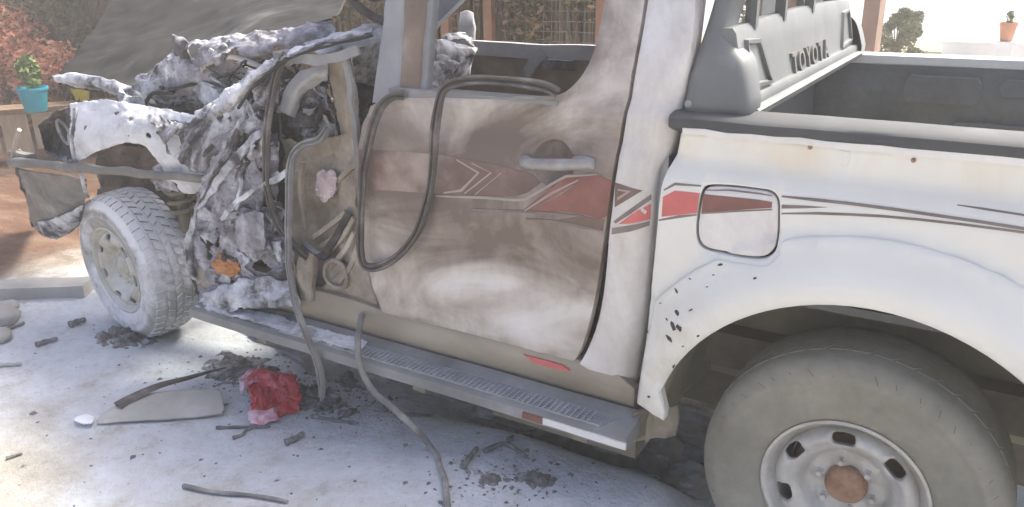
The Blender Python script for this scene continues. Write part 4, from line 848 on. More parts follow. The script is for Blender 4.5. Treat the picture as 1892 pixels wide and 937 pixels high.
# base of the centre pillar flaring onto the sill
bb = surf([(700, 576), (640, 566), (582, 552), (606, 520), (640, 490), (664, 455), (668, 400), (676, 455), (688, 520)], lambda x, z: .05)
base = panel('pillar_base', [sp2(bb, 2, True)], lambda x, z: .042+noise.noise(Vector((x*7, 0, z*7)))*.01, M['olive'], T, step=.025, flange=.05, edge=.006, ring=.008, ang=60)
q = P(618, 508, .03); MB().lathe([(.048, .002), (.055, -.002), (.062, .004), (.060, .014), (.05, .02), (.03, .03), (.0, .032)], 24).rough(.008, 20).build('belt_reel', M['olive'], base).data.transform(Matrix.Translation(q))
sheet('belt_housing', [PR((556, 470, .02), (575, 468, .0), (584, 480, .03)), PR((552, 510, .02), (572, 510, -.01), (584, 512, .03)), PR((556, 555, .02), (572, 556, .0), (582, 552, .03))], M['olive'], base, 12, 16, .012, 10, 3, thick=.01)

# cab inside and far side
dash = sheet('dashboard', [PR((588, 82, .30), (640, 66, .38), (700, 48, .5), (790, 72, .95), (880, 90, 1.40)), PR((586, 92, .24), (640, 82, .30), (702, 72, .44), (790, 88, .9), (876, 100, 1.35)), PR((592, 102, .26), (645, 100, .32), (705, 104, .46), (788, 112, .9), (872, 108, 1.36)), PR((610, 150, .32), (655, 150, .40), (715, 160, .55), (780, 165, .95), (860, 150, 1.38))], M['ashlight'], T, 72, 30, .02, 5, 6, thick=.008)
tag(dash, 'collapsed dashboard buried in white powder')
sheet('dash_front', [PR((600, 108, .36), (700, 115, .52), (790, 118, .95)), PR((620, 180, .42), (705, 190, .58), (800, 185, 1.0)), PR((630, 260, .48), (712, 260, .6), (800, 250, 1.0))], M['ashdark'], T, 36, 30, .06, 6, 4, thick=.006)
sw = P(697, -40, .42)
ax = Vector((.80, -.10, .55)).normalized(); u = Vector((0, 1, 0)); u = (u-ax*u.dot(ax)).normalized(); v = ax.cross(u)
wheel_ring = MB().tube([sw+(u*math.cos(a*math.pi/24)+v*math.sin(a*math.pi/24))*.185 for a in range(48)], .015, 10, closed=True).build('steering_wheel', M['rubber'], T, 60)
for a in (.9,): MB().tube([sw-ax*.03, sw+(u*math.cos(a)+v*math.sin(a))*.18], .013, 8).build('spoke', M['rubber'], wheel_ring)
MB().tube([sw, sw-ax*.06], .06, 12).build('steering_boss', M['ashdark'], wheel_ring)
# far screen pillar, far door, mirror
MB().sweep([at(775, 66, Y=1.47), at(800, 34, Y=1.47), at(862, -28, Y=1.47), Vector((-1.95, 1.46, 1.77))], [(-.045, -.03), (.040, -.035), (.045, .03), (-.045, .03)]).build('far_screen_pillar', M['grey'], T, 40)
fd = sheet('far_door', [[Vector((x, 1.60+.02*(z < .9), z)) for x in np.linspace(-2.45, -.62, 8)] for z in (1.285, 1.25, 1.1, .9, .7, .55)], M['brown'], T, 70, 40, .018, 4, 6, thick=.03)
MB().sweep([Vector((x, 1.585+.01*noise.noise(Vector((x*6, 0, 0))), 1.262+.012*noise.noise(Vector((x*3, 2, 0))))) for x in np.linspace(-2.4, -.64, 40)], [(-.035, -.02), (.03, -.024), (.035, .02), (-.035, .02)]).build('door_top_rail', M['grey'], fd, 50)
MB().sweep(spline([at(1006, 98, Y=1.56), at(985, 118, Y=1.53), at(972, 140, Y=1.53), at(960, 160, Y=1.55)], 5), [(-.03, -.012), (.03, -.012), (.026, .012), (-.026, .012)]).build('belt_guide', M['board'], fd, 50)
MB().box(at(1000, 128, Y=1.54), at(1060, 112, Y=1.56)).build('door_pull', M['ashdark'], fd)
MB().sweep([Vector((-1.56, 1.58, .55)), Vector((-1.54, 1.575, 1.28)), Vector((-1.48, 1.47, 1.76))], [(-.05, -.03), (.05, -.03), (.05, .03), (-.05, .03)]).build('far_pillar', M['brown'], T) if False else None
mir = sheet('far_mirror', [[at(a, b, Y=1.66) for a, b in ((850, 76), (864, 78), (876, 76))], [at(a, b, Y=1.62) for a, b in ((850, 50), (864, 50), (877, 50))], [at(a, b, Y=1.66) for a, b in ((853, 26), (865, 22), (875, 28))]], M['grey'], T, 14, 14, .004, 10, 2, thick=.03)
sheet('dash_scrap', [PR((815, 70, 1.3), (850, 62, 1.4), (878, 84, 1.45)), PR((812, 84, 1.25), (850, 80, 1.35), (884, 96, 1.42))], M['ashlight'], T, 20, 12, .03, 14, 3, rag=.1)
sheet('console_scrap', [PR((790, 110, .9), (815, 100, 1.0), (850, 120, 1.1)), PR((780, 150, .7), (800, 150, .8), (820, 160, .9)), PR((770, 180, .6), (790, 180, .65), (815, 182, .7))], M['ash'], T, 20, 24, .03, 9, 5, rag=.08)

# ================================================================== HANGING SEALS AND HOSES
SEAL = [(-.016, .003), (-.012, .010), (-.005, .009), (-.002, -.001), (.004, -.001), (.006, .006), (.012, .007), (.016, .002), (.014, -.008), (-.014, -.008)]
def seal(label, pts, mat, w=1.0, n=9, flat=1.0, closed=False):
    o = MB().sweep(spline([P(*q) for q in pts], n), [(a*w, b*flat) for a, b in SEAL], scale=lambda t: 1+.16*noise.noise(Vector((t*14, w*9, 0)))).rough(.005, 9, len(pts)).build('rubber_seal', M[mat], None, 45)
    return rebase(tag(o, label, 'rubber seal', 'loose rubber seals of the truck'))
seal('brown rubber window seal looping from the window sill down across the rear door', [(1032, 172, .0), (1005, 158, -.02), (960, 151, -.02), (900, 148, -.02), (850, 152, -.025), (820, 168, -.03), (809, 205, -.035), (802, 260, -.035), (798, 320, -.035), (788, 380, -.035), (770, 430, -.035), (742, 468, -.035), (708, 490, -.035), (680, 494, -.035), (668, 478, -.035), (664, 430, -.035), (668, 360, -.035), (676, 290, -.035), (688, 232, -.03), (704, 196, -.02), (728, 178, .0), (748, 176, .02)], 'rubber', .85)
seal('dark rubber seal hanging straight down the left side of the open cab', [(530, 98, .02), (512, 130, .0), (500, 180, -.02), (493, 240, -.03), (491, 300, -.03), (494, 350, -.03), (503, 395, -.03), (522, 428, -.03), (545, 455, -.02), (566, 475, -.02)], 'rubber', 1.0)
seal('grey rubber seal bowed over the inner shell and trailing down to the ground', [(606, 236, .06), (590, 258, .03), (562, 266, .0), (542, 286, -.02), (534, 330, -.04), (532, 400, -.05), (533, 470, -.06), (540, 540, -.09), (556, 590, -.13), (574, 640, -.14), (588, 680, -.14), (595, 715, -.13), (592, 736, -.11)], 'rubberlight', .85)
hose_pts = [P(670, 582, .0), P(664, 610, -.07), P(660, 640, -.135), P(668, 685, -.145), P(690, 722, -.15), P(725, 752, -.16), P(764, 790, -.17)] + [onground(a, b)+Vector((0, 0, .012)) for a, b in ((797, 834), (818, 880), (826, 930), (824, 990))]
o = MB().tube(spline(hose_pts, 9), .011, 10, ref=(.3, -1, .2)).rough(.006, 12).build('rubber_hose', M['rubberlight'], None, 60)
rebase(tag(o, 'long grey rubber strip hanging below the rear door and curving across the ground', 'rubber strip', 'loose rubber seals of the truck'))

# ================================================================== GROUND
fx = list(np.arange(-6.5, 1.6, .045)); gx = [-900, -500, -250, -120, -60, -35, -22, -15, -11, -9, -7.6] + fx + [2.2, 3, 4.5, 7, 11, 18, 30, 60, 120, 250, 500, 900]
fy = list(np.arange(-1.6, 1.3, .045)); gy = [-400, -120, -40, -15, -7, -4, -2.6] + fy + [1.6, 2.1, 2.8, 3.6, 5, 7, 9, 11, 13, 15, 17, 20, 25, 32, 42, 55, 75, 110, 160, 230, 320, 420, 520, 640, 780, 900, 1300]
nx, ny = len(gx), len(gy)
vs = [(x, y, gz(x, y)) for y in gy for x in gx]
fs = [(j*nx+i, j*nx+i+1, (j+1)*nx+i+1, (j+1)*nx+i) for j in range(ny-1) for i in range(nx-1)]
def ground_mat():
    m, n, l, b = nodes('powdered_earth')
    tc = n.new('ShaderNodeTexCoord'); sx = n.new('ShaderNodeSeparateXYZ'); l.new(tc.outputs['Object'], sx.inputs[0])
    t1 = tex(n, l, 1.1, 8, .6, seed=1); t2 = tex(n, l, 7, 8, .7, seed=2); t3 = tex(n, l, 34, 6, .7, seed=3)
    r1 = ramp(n, [(.3, (.40, .37, .31)), (.5, (.49, .46, .40)), (.7, (.55, .525, .47))]); l.new(t2.outputs['Fac'], r1.inputs['Fac'])     # pale sandy earth
    r2 = ramp(n, [(.30, (.46, .46, .47)), (.42, (.60, .62, .65)), (.56, (.66, .70, .75)), (.75, (.73, .77, .815))]); l.new(t2.outputs['Fac'], r2.inputs['Fac'])      # extinguisher powder
    r3 = ramp(n, [(.3, (.10, .05, .03)), (.5, (.16, .085, .05)), (.7, (.26, .175, .12))]); t4 = tex(n, l, 1.5, 8, .6, (1, 3, 1), seed=6); l.new(t4.outputs['Fac'], r3.inputs['Fac'])  # orange soil by the garden
    def math_(op, a, c, d=None):
        q = n.new('ShaderNodeMath'); q.operation = op
        for i, s in enumerate((a, c) if d is None else (a, c, d)):
            if isinstance(s, (int, float)): q.inputs[i].default_value = s
            else: l.new(s, q.inputs[i])
        return q.outputs[0]
    def mr(v, a, c):
        q = n.new('ShaderNodeMapRange'); q.interpolation_type = 'SMOOTHSTEP'; l.new(v, q.inputs['Value']); q.inputs['From Min'].default_value = a; q.inputs['From Max'].default_value = c; return q.outputs[0]
    wob = math_('MULTIPLY_ADD', t1.outputs['Fac'], 1.5, math_('MULTIPLY_ADD', t2.outputs['Fac'], .5, -1.0))
    py = mr(math_('ADD', sx.outputs['Y'], wob), -.95, -.25)
    px = mr(math_('ADD', sx.outputs['X'], wob), -4.7, -4.0)
    pm = math_('MULTIPLY', py, px)
    specks = mr(t3.outputs['Fac'], .30, .42)
    pm = math_('MULTIPLY', pm, math_('MULTIPLY_ADD', specks, .35, .65))
    col = mixc(n, l, pm, r1.outputs['Color'], r2.outputs['Color'])
    om = math_('MULTIPLY', mr(math_('ADD', sx.outputs['X'], math_('MULTIPLY', wob, .8)), -4.4, -5.0), mr(sx.outputs['Y'], 9, 4))
    col = mixc(n, l, om, col, r3.outputs['Color'])
    r5 = ramp(n, [(.36, (.36, .34, .32)), (.44, (1, 1, 1))]); l.new(t3.outputs['Fac'], r5.inputs['Fac'])
    col = mixc(n, l, .15, col, r5.outputs['Color'], 'MULTIPLY')
    # dry grass far down the slope
    r6 = ramp(n, [(.3, (.30, .27, .13)), (.7, (.42, .36, .20))]); t6 = tex(n, l, .05, 5, .6, seed=8); l.new(t6.outputs['Fac'], r6.inputs['Fac'])
    col = mixc(n, l, mr(sx.outputs['Y'], 9, 13), col, r6.outputs['Color'])
    l.new(col, b.inputs['Base Color']); b.inputs['Roughness'].default_value = .95
    h = math_('MULTIPLY_ADD', t3.outputs['Fac'], .5, t2.outputs['Fac']); bump(n, l, b, h, .9, .03)
    return m
M['ground'] = ground_mat()
tag(MB().add(vs, fs).build('ground', M['ground'], None, 60, fix=False), kind='structure')

# ------------------------------------------------------------------ things lying on the ground
M['char'] = noisemat('charred_debris', [(.3, (.10, .095, .09)), (.55, (.20, .195, .19)), (.75, (.38, .38, .39))], 30, gloss=.95, bmp=.4)
M['wood'] = noisemat('weathered_wood', [(.3, (.22, .165, .11)), (.6, (.36, .285, .205)), (.75, (.46, .39, .30))], 6, stretch=(1, 6, 6), gloss=.9, bmp=.3, seed=2)
M['greyboard'] = noisemat('grey_trim_board', [(.3, (.34, .33, .30)), (.6, (.44, .43, .40)), (.75, (.54, .54, .53))], 6, gloss=.8, bmp=.2, seed=1)
M['charsoil'] = dusted('burnt_soil', [(.3, (.06, .055, .05)), (.5, (.15, .14, .135)), (.7, (.34, .34, .36))], (.6, .62, .66), 16, (.75, 1.3), .6, bscale=60)

def gsheet(name, rows, mat, label, cat, lift=.02, **kw):
    R_ = [[onground(a, b)+Vector((0, 0, lift+(c[0] if c else 0))) for a, b, *c in r] for r in rows]
    return tag(sheet(name, R_, M[mat], None, **kw), label, cat)
# crumpled red plastic
rp = thing('red_fragment', 'crumpled bright red plastic fragment dusted with white powder beside the running board', 'plastic fragment', onground(500, 760))
adopt(sheet('shard', [[onground(455, 722)+Vector((0, 0, 0.062)), onground(485, 712)+Vector((0, 0, 0.081)), onground(520, 716)+Vector((0, 0, 0.068)), onground(552, 720)+Vector((0, 0, 0.056))], [onground(458, 750)+Vector((0, 0, 0.037)), onground(490, 742)+Vector((0, 0, 0.031)), onground(522, 742)+Vector((0, 0, 0.031)), onground(560, 752)+Vector((0, 0, 0.025))], [onground(468, 782)+Vector((0, 0, 0.019)), onground(495, 778)+Vector((0, 0, 0.009)), onground(525, 772)+Vector((0, 0, 0.006)), onground(556, 760)+Vector((0, 0, 0.006))]], M['redplastic'], None, 36, 30, .026, 12, 3, rag=.16, thick=.006), rp)
adopt(sheet('torn_edge', [[onground(443, 722)+Vector((0, 0, 0.053)), onground(462, 710)+Vector((0, 0, 0.068)), onground(486, 706)+Vector((0, 0, 0.081))], [onground(446, 742)+Vector((0, 0, 0.034)), onground(462, 736)+Vector((0, 0, 0.056)), onground(484, 728)+Vector((0, 0, 0.062))]], M['pinkplastic'], None, 20, 14, .022, 14, 5, rag=.14, thick=.006), rp)
adopt(sheet('torn_edge', [[onground(455, 772)+Vector((0, 0, 0.031)), onground(490, 770)+Vector((0, 0, 0.031)), onground(518, 766)+Vector((0, 0, 0.022))], [onground(458, 790)+Vector((0, 0, 0.007)), onground(488, 790)+Vector((0, 0, 0.007)), onground(520, 782)+Vector((0, 0, 0.007))]], M['pinkplastic'], None, 20, 12, .018, 14, 8, rag=.14, thick=.006), rp)
adopt(sheet('torn_edge', [[onground(518, 716)+Vector((0, 0, 0.062)), onground(542, 712)+Vector((0, 0, 0.074))], [onground(520, 730)+Vector((0, 0, 0.053)), onground(548, 728)+Vector((0, 0, 0.056))]], M['pinkplastic'], None, 12, 8, .015, 14, 9, rag=.1, thick=.006), rp)
# long grey trim board with a curled dark edge
tb = thing('trim_board', 'long pale grey trim board with a dark curled edge lying left of the red fragment', 'trim board', onground(310, 775))
adopt(sheet('board', [[onground(178, 784)+Vector((0, 0, .012)), onground(215, 762)+Vector((0, 0, .03)), onground(262, 748)+Vector((0, 0, .045)), onground(320, 742)+Vector((0, 0, .05)), onground(412, 738)+Vector((0, 0, .05))], [onground(180, 785)+Vector((0, 0, .008)), onground(225, 776)+Vector((0, 0, .03)), onground(280, 768)+Vector((0, 0, .035)), onground(340, 764)+Vector((0, 0, .035)), onground(418, 756)+Vector((0, 0, .04))], [onground(182, 787)+Vector((0, 0, .006)), onground(240, 784)+Vector((0, 0, .008)), onground(290, 782)+Vector((0, 0, .008)), onground(345, 778)+Vector((0, 0, .008)), onground(414, 772)+Vector((0, 0, .012))]], M['greyboard'], None, 60, 18, .006, 8, 4, rag=.02, thick=.008), tb)
adopt(MB().sweep(spline([onground(222, 770)+Vector((0, 0, .05)), onground(250, 758)+Vector((0, 0, .06)), onground(300, 740)+Vector((0, 0, .07)), onground(350, 722)+Vector((0, 0, .06)), onground(390, 706)+Vector((0, 0, .05)), onground(420, 694)+Vector((0, 0, .04))], 7), [(-.02, -.006), (.02, -.008), (.016, .008), (-.02, .008)], ref=(0, 0, 1), scale=lambda t: 1.1-.85*t).build('curled_edge', M['rubber'], None, 50), tb)
# small white block, sticks, plank, stones
o = lump('white_chip', onground(158, 783)+Vector((0, 0, .02)), (.05, .03, .008), plain('white_foam', (.82, .84, .90), .9), None, 2, .25, 1.2, 3); rebase(tag(o, 'small bright white chip at the left tip of the grey trim board', 'chip'))
def stick(pts, r, label, mat='wood', cat='stick', name='stick', lift=None):
    o = MB().tube(spline([onground(a, b)+Vector((0, 0, (lift or r)+(c[0] if c else 0))) for a, b, *c in pts], 6), r, 7, ref=(.2, .1, 1), scale=lambda t: 1-.35*t+.12*math.sin(t*17)).build(name, M[mat], None, 60)
    return rebase(tag(o, label, cat))
stick([(340, 902), (400, 914), (470, 920), (532, 931)], .009, 'longest bare grey stick lying near the bottom edge of the picture', 'rubberlight')
stick([(400, 793), (440, 792), (500, 791)], .007, 'thin dark stick just below the red fragment', 'char')
stick([(575, 772), (610, 778), (640, 783), (662, 786)], .008, 'thin charred stick lying right of the red fragment', 'char')
stick([(528, 824), (545, 816), (562, 806)], .014, 'short thick charred stick below and right of the red fragment', 'char')
stick([(430, 812), (448, 806), (455, 798), (470, 792)], .007, 'bent charred twig under the red fragment', 'char')
stick([(730, 770), (765, 770), (800, 772)], .007, 'thin straight dark stick crossing beside the grey rubber strip', 'char')
stick([(855, 868), (868, 850), (882, 832)], .011, 'dark bent scrap standing between the rubber strip and a powder slab', 'char')
stick([(895, 838), (930, 824), (960, 838), (972, 850)], .009, 'curved dark strip on the powder right of the rubber strip', 'char')
stick([(940, 818), (965, 812), (1000, 800)], .010, 'dark strip under the running board near the rubble', 'char')
stick([(68, 642), (85, 636), (108, 630)], .014, 'charred scrap left of the front wheel, the nearer of two', 'char')
stick([(130, 606), (145, 600), (160, 596)], .018, 'charred scrap left of the front wheel, the farther of two', 'char')
stick([(0, 678), (20, 677), (40, 676)], .010, 'pale twig at the left edge of the picture', 'greyboard')
stick([(12, 850), (25, 846), (42, 840)], .007, 'tiny dark twig in the lower left corner', 'char')
stick([(0, 618), (24, 608), (46, 600)], .012, 'dark stick beside the pale stones at the left edge', 'char')
def plank(a, b, w, h, label):
    a, b = onground(*a), onground(*b); d = (b-a).normalized(); s = Vector((-d.y, d.x, 0))
    m = MB(); n = 14; vs = []
    for i in range(n+1):
        q = a.lerp(b, i/n); j = noise.noise(q*5)*.012
        vs += [q-s*(w/2+j)+Vector((0, 0, -.01)), q+s*(w/2)+Vector((0, 0, -.01)), q+s*(w/2+j*.5)+Vector((0, 0, h+j)), q-s*(w/2+j)+Vector((0, 0, h+j*.6))]
    fs = [(i*4+k, i*4+(k+1) % 4, i*4+4+(k+1) % 4, i*4+4+k) for i in range(n) for k in range(4)]+[(0, 1, 2, 3), (n*4, n*4+1, n*4+2, n*4+3)]
    return rebase(tag(m.add(vs, fs).build('plank', M['greyboard'], None, 40), label, 'plank'))
plank((-40, 548), (168, 540), .16, .07, 'thick weathered plank lying left of the front wheel')
for i, (px, py, s, lab) in enumerate(((4, 592, .085, 'largest pale stone at the left edge of the picture'), (-6, 628, .07, 'pale stone nearest the viewer at the left edge'), (18, 570, .05, 'small stone behind the largest pale stone at the left edge'))):
    rebase(tag(lump('stone', onground(px, py)+Vector((0, 0, s*.3)), (s*1.3, s, s*.6), M['greyboard'], None, i+2, .22, 1.2, 3), lab, 'stone', 'stones at the left edge'))
# burnt heaps
def heap(px, py, sx, sy, h, label, seed, mat='charsoil'):
    c = onground(px, py); rows = []; n = 9
    for j in range(n):
        r = []
        for i in range(n):
            u, v = i/(n-1)*2-1, j/(n-1)*2-1; rr = min(1, math.hypot(u, v)); k = (1-rr*rr)
            if math.hypot(u, v) > 1: u, v = u/math.hypot(u, v), v/math.hypot(u, v)
            x, y = c.x+u*sx, c.y+v*sy
            r.append(Vector((x, y, gz(x, y)-.010+h*k)))
        rows.append(r)
    return rebase(tag(sheet('ash_heap', rows, M[mat], None, 44, 44, h*.9, 14, seed, rag=.3, thick=0), label, 'ash heap', 'burnt heaps on the ground'))
heap(235, 622, .20, .14, .05, 'dark burnt earth heaped against the front wheel', 3)
heap(440, 682, .24, .17, .035, 'broad dark ash patch behind the tip of the trim board', 4)
heap(570, 735, .20, .12, .045, 'dark charred heap right behind the red fragment', 5)
heap(655, 705, .13, .10, .04, 'small dark ash heap beneath the hanging rubber strip', 6)
heap(480, 700, .16, .10, .03, 'thin dark litter between the trim board and the running board', 9)
heap(620, 760, .13, .08, .025, 'low dark litter just right of the red fragment', 11)
heap(985, 888, .09, .05, .03, 'small dark ash clump right of the rubber strip near the bottom', 7)
heap(905, 885, .09, .06, .018, 'flat grey ash patch between the rubber strip and the small clump', 8)
# rubble and slabs of caked earth under the running board
M['earthslab'] = dusted('caked_earth', [(.3, (.17, .155, .13)), (.55, (.26, .24, .205)), (.75, (.36, .34, .30))], (.60, .63, .68), 9, (.75, 1.25), .85, bscale=40)
for i, (px, py, sx, sy, sz, lab) in enumerate(((1110, 830, .20, .11, .075, 'largest slab of caked earth under the rear end of the running board'), (1030, 800, .17, .10, .06, 'slab of caked earth beside the largest one under the running board'), (950, 785, .15, .09, .05, 'flat slab of caked earth under the middle of the running board'), (1215, 850, .12, .10, .09, 'lump of earth in front of the rear wheel'), (1270, 900, .10, .09, .07, 'lump of earth pressed against the rear tyre'), (880, 760, .12, .08, .04, 'small slab of caked earth farthest along under the running board'))):
    c = onground(px, py)+Vector((0, .0, 0))
    rebase(tag(lump('earth_slab', c+Vector((0, 0, sz*.25)), (sx, sy, sz), M['earthslab'], None, i+30, .28, 1.5, 4), lab, 'earth slab', 'caked earth under the running board'))
o = lump('earth_bank', (-1.55, .62, .0), (1.5, .34, .16), M['earthslab'], None, 44, .3, 2.0, 5); rebase(tag(o, 'low bank of dark dirt beneath the truck cab', 'earth bank'))
# crumbs: scattered ash flakes nobody could count
rn = random.Random(77); m = MB()
for i in range(1100):
    if rn.random() < .8: px, py = rn.choice([(rn.gauss(440, 60), rn.gauss(690, 22)), (rn.gauss(590, 60), rn.gauss(745, 28)), (rn.gauss(680, 50), rn.gauss(715, 28)), (rn.gauss(930, 70), rn.gauss(880, 30))])
    else: px, py = rn.uniform(0, 1280), rn.uniform(560, 937)
    if py < 520 or py > 1000 or px < -50 or px > 1290: continue
    q = onground(px, py); s = abs(rn.gauss(0, .0055))+.0015; a = rn.uniform(0, 6.28)
    c, d = math.cos(a)*s, math.sin(a)*s; e = rn.uniform(.3, .9)
    k = q+Vector((0, 0, .001))
    m.add([k+Vector((c, d, 0)), k+Vector((-d*e, c*e, s*.3)), k+Vector((-c, -d, 0)), k+Vector((d*e, -c*e, s*.1)), k+Vector((0, 0, s*.6))], [(0, 1, 4), (1, 2, 4), (2, 3, 4), (3, 0, 4)])
o = m.build('ash_flakes', M['char'], None, 20); tag(o, 'scattered dark ash flakes and crumbs over the powdered ground', 'ash flakes', kind='stuff')

# ================================================================== BACKGROUND
def leafcloud(rn, centers, n, size, flat=.3):
    m = MB()
    for i in range(n):
        c, r = rn.choice(centers)
        d = Vector((rn.gauss(0, 1), rn.gauss(0, 1), rn.gauss(0, 1))).normalized()*rn.random()**.45
        q = c+Vector((d.x*r[0], d.y*r[1], d.z*r[2])); s = size*rn.uniform(.6, 1.4)
        u = Vector((rn.gauss(0, 1), rn.gauss(0, 1), rn.gauss(0, .7))).normalized(); v = u.cross(Vector((rn.gauss(0, 1), rn.gauss(0, 1), rn.gauss(0, 1)))).normalized()
        w = u.cross(v)*s*.15
        m.add([q-u*s, q+v*s*.45+w, q+u*s, q-v*s*.45+w], [(0, 1, 2), (0, 2, 3)])
    return m
M['reed'] = []
for i, c in enumerate(((.24, .155, .085), (.29, .19, .11), (.18, .115, .07), (.21, .165, .085), (.32, .235, .145))):
    M['reed'].append(noisemat('dry_reed', [(.3, tuple(x*.7 for x in c)), (.7, tuple(x*1.15 for x in c))], 3, stretch=(6, 6, 1), gloss=.9, bmp=.2, seed=i))
M['post'] = noisemat('rusty_orange_post', [(.3, (.30, .14, .07)), (.7, (.44, .24, .14))], 5, gloss=.8, bmp=.2)
M['leafgreen'] = noisemat('olive_leaf', [(.3, (.10, .11, .04)), (.7, (.20, .20, .08))], 8, gloss=.8)
M['leafdry'] = noisemat('dry_leaf', [(.3, (.20, .125, .06)), (.7, (.34, .23, .12))], 8, gloss=.8)
M['flower'] = noisemat('orange_blossom', [(.3, (.72, .26, .12)), (.6, (.84, .40, .24)), (.75, (.86, .56, .44))], 6, gloss=.8)
M['wire'] = plain('fence_wire', (.30, .28, .22), .7)
rn = random.Random(3)
FY = 3.35
fence = thing('reed_fence', 'brown dry reed fence behind the truck', 'fence', (-4, FY, 0))
bases = []
for k in range(10):
    h = rn.uniform(2.15, 2.45); r = rn.uniform(.012, .02)
    me_o = MB().tube([Vector((0, 0, 0)), Vector((rn.uniform(-.02, .02), rn.uniform(-.02, .02), h*.5)), Vector((rn.uniform(-.03, .03), 0, h))], r, 6, scale=lambda t: 1-.3*t)
    me = bpy.data.meshes.new('reed'); me.from_pydata(me_o.v, [], me_o.f); me.materials.append(M['reed'][k % 5])
    for p_ in me.polygons: p_.use_smooth = True
    bases.append(me)
x = -4.9
cnt = 0
while x < -2.02:
    o = bpy.data.objects.new('reed', rn.choice(bases)); COL.objects.link(o); o.location = (x, FY+(-.01 if cnt % 2 else .045)+rn.uniform(-.01, .01), -.02); o.rotation_euler = (rn.uniform(-.015, .015), rn.uniform(-.02, .02), rn.uniform(0, 6.28)); adopt_q = o
    o.parent = fence; o.matrix_parent_inverse = Matrix.Translation(-Vector(fence.location)); x += rn.uniform(.009, .014); cnt += 1
m = MB(); x = -14.0
while x < -4.9:
    h = rn.uniform(2.1, 2.5); m.tube([Vector((x, FY+rn.uniform(-.02, .05), -.05)), Vector((x+rn.uniform(-.05, .05), FY, h))], rn.uniform(.016, .024), 5); x += rn.uniform(.014, .022)
o = m.build('far_reeds', M['reed'][1], fence, 40); o['kind'] = 'stuff'
MB().box((-14, FY+.10, -.05), (-2.03, FY+.115, 2.2)).build('backing_mat', M['reed'][2], fence)
for px in (905, 826, 1112, 540, 330, 120, 20):
    q = at(px, 60, Y=FY-.06); MB().box((q.x-.035, FY-.09, -.05), (q.x+.035, FY-.03, 2.5)).build('post', M['post'], fence)
for z in (1.05, 1.12, 1.19, 1.26, 1.33, 1.40, 1.47, 1.54, 1.61):
    MB().tube([Vector((-3.1, FY-.05, z)), Vector((-2.5, FY-.055, z+.01)), Vector((-2.05, FY-.05, z))], .0035, 5, ref=(0, 0, 1)).build('wire', M['wire'], fence)
for x in np.arange(-2.75, -2.1, .065): MB().tube([Vector((x, FY-.05, 1.0)), Vector((x+.01, FY-.05, 1.65))], .0035, 5).build('wire', M['wire'], fence)
vine = thing('climbing_vine', 'dry olive vine growing over the reed fence seen through the cab windows', 'vine', (-3.3, FY-.1, 0))
cs = [(Vector((rn.uniform(-5, -2.1), FY-.08, rn.uniform(.4, 2.2))), (.22, .05, .3)) for _ in range(34)]
leafcloud(rn, cs, 3600, .03).build('leaves', M['leafdry'], vine, 30, fix=False); leafcloud(rn, cs, 500, .03).build('leaves', M['leafgreen'], vine, 30, fix=False)
for k in range(8): MB().tube(spline([Vector((rn.uniform(-5, -2.2), FY-.07, 0)), Vector((rn.uniform(-5, -2.2), FY-.08, 1.1)), Vector((rn.uniform(-5, -2.2), FY-.07, 2.2))], 6), .008, 5).build('stem', M['reed'][2], vine)
# flowering shrub, bench and flower pots at the left
def shrub(name, label, cat, base, cl, nfl, ngr, fs_=.05, stems=7, fm='flower', gm='leafgreen', group=None):
    t = thing(name, label, cat, base, group)
    if nfl: leafcloud(rn, cl, nfl, fs_, ).build('blossoms', M[fm], t, 30, fix=False)
    leafcloud(rn, cl, ngr, fs_).build('foliage', M[gm], t, 30, fix=False)
    for k in range(stems):
        c = rn.choice(cl)[0]; b = Vector(base)+Vector((rn.uniform(-.15, .15), rn.uniform(-.1, .1), 0))
        MB().tube(spline([b, (b+c)/2+Vector((rn.uniform(-.1, .1), rn.uniform(-.1, .1), 0)), c], 5), .02, 6, scale=lambda t: 1-.75*t).build('stem', M['reed'][2], t)
    return t
b1 = at(55, 130, Y=3.0)
cl = [(at(rn.uniform(-120, 130), rn.uniform(40, 215), Y=rn.uniform(2.75, 3.1)), (.30, .18, .26)) for _ in range(26)]
shrub('flowering_shrub', 'orange flowering shrub behind the wooden bench at the left', 'shrub', (b1.x, 2.95, 0), cl, 10000, 1100, .032)
cl = [(at(rn.uniform(-150, 320), rn.uniform(-120, 50), Y=rn.uniform(3.0, 3.2)), (.30, .16, .22)) for _ in range(26)]
b2 = at(90, 0, Y=3.1)
shrub('tall_shrub', 'tall brown olive shrub above the orange blossoms at the upper left', 'shrub', (b2.x, 3.1, 0), cl, 5200, 3600, .032, fm='leafdry', gm='leafgreen')
bt = at(30, 202, Z=.50)
bench = thing('wooden_bench', 'low wooden bench of upright pale planks carrying the flower pots', 'bench', (bt.x, bt.y, 0))
dirv = (at(190, 190, Z=.50)-at(-10, 204, Z=.50)); dirv.z = 0; dirv.normalize(); nrm = Vector((-dirv.y, dirv.x, 0))
if nrm.y < 0: nrm = -nrm
ang_ = math.atan2(dirv.y, dirv.x)
def obox(name, mat, parent, s0, s1, d0, d1, z0, z1):
    mt = Matrix.Translation(Vector((bt.x, bt.y, 0))) @ Matrix.Rotation(ang_, 4, 'Z')
    return MB().box((s0, d0, z0), (s1, d1, z1), mt).build(name, mat, parent)
M['benchtop'] = noisemat('dark_bench_board', [(.3, (.16, .10, .055)), (.7, (.27, .185, .11))], 5, stretch=(1, 6, 6), gloss=.8, bmp=.2)
M['paleplank'] = noisemat('pale_plank', [(.3, (.34, .26, .17)), (.6, (.46, .37, .26)), (.75, (.54, .46, .35))], 5, stretch=(6, 6, 1), gloss=.85, bmp=.2)
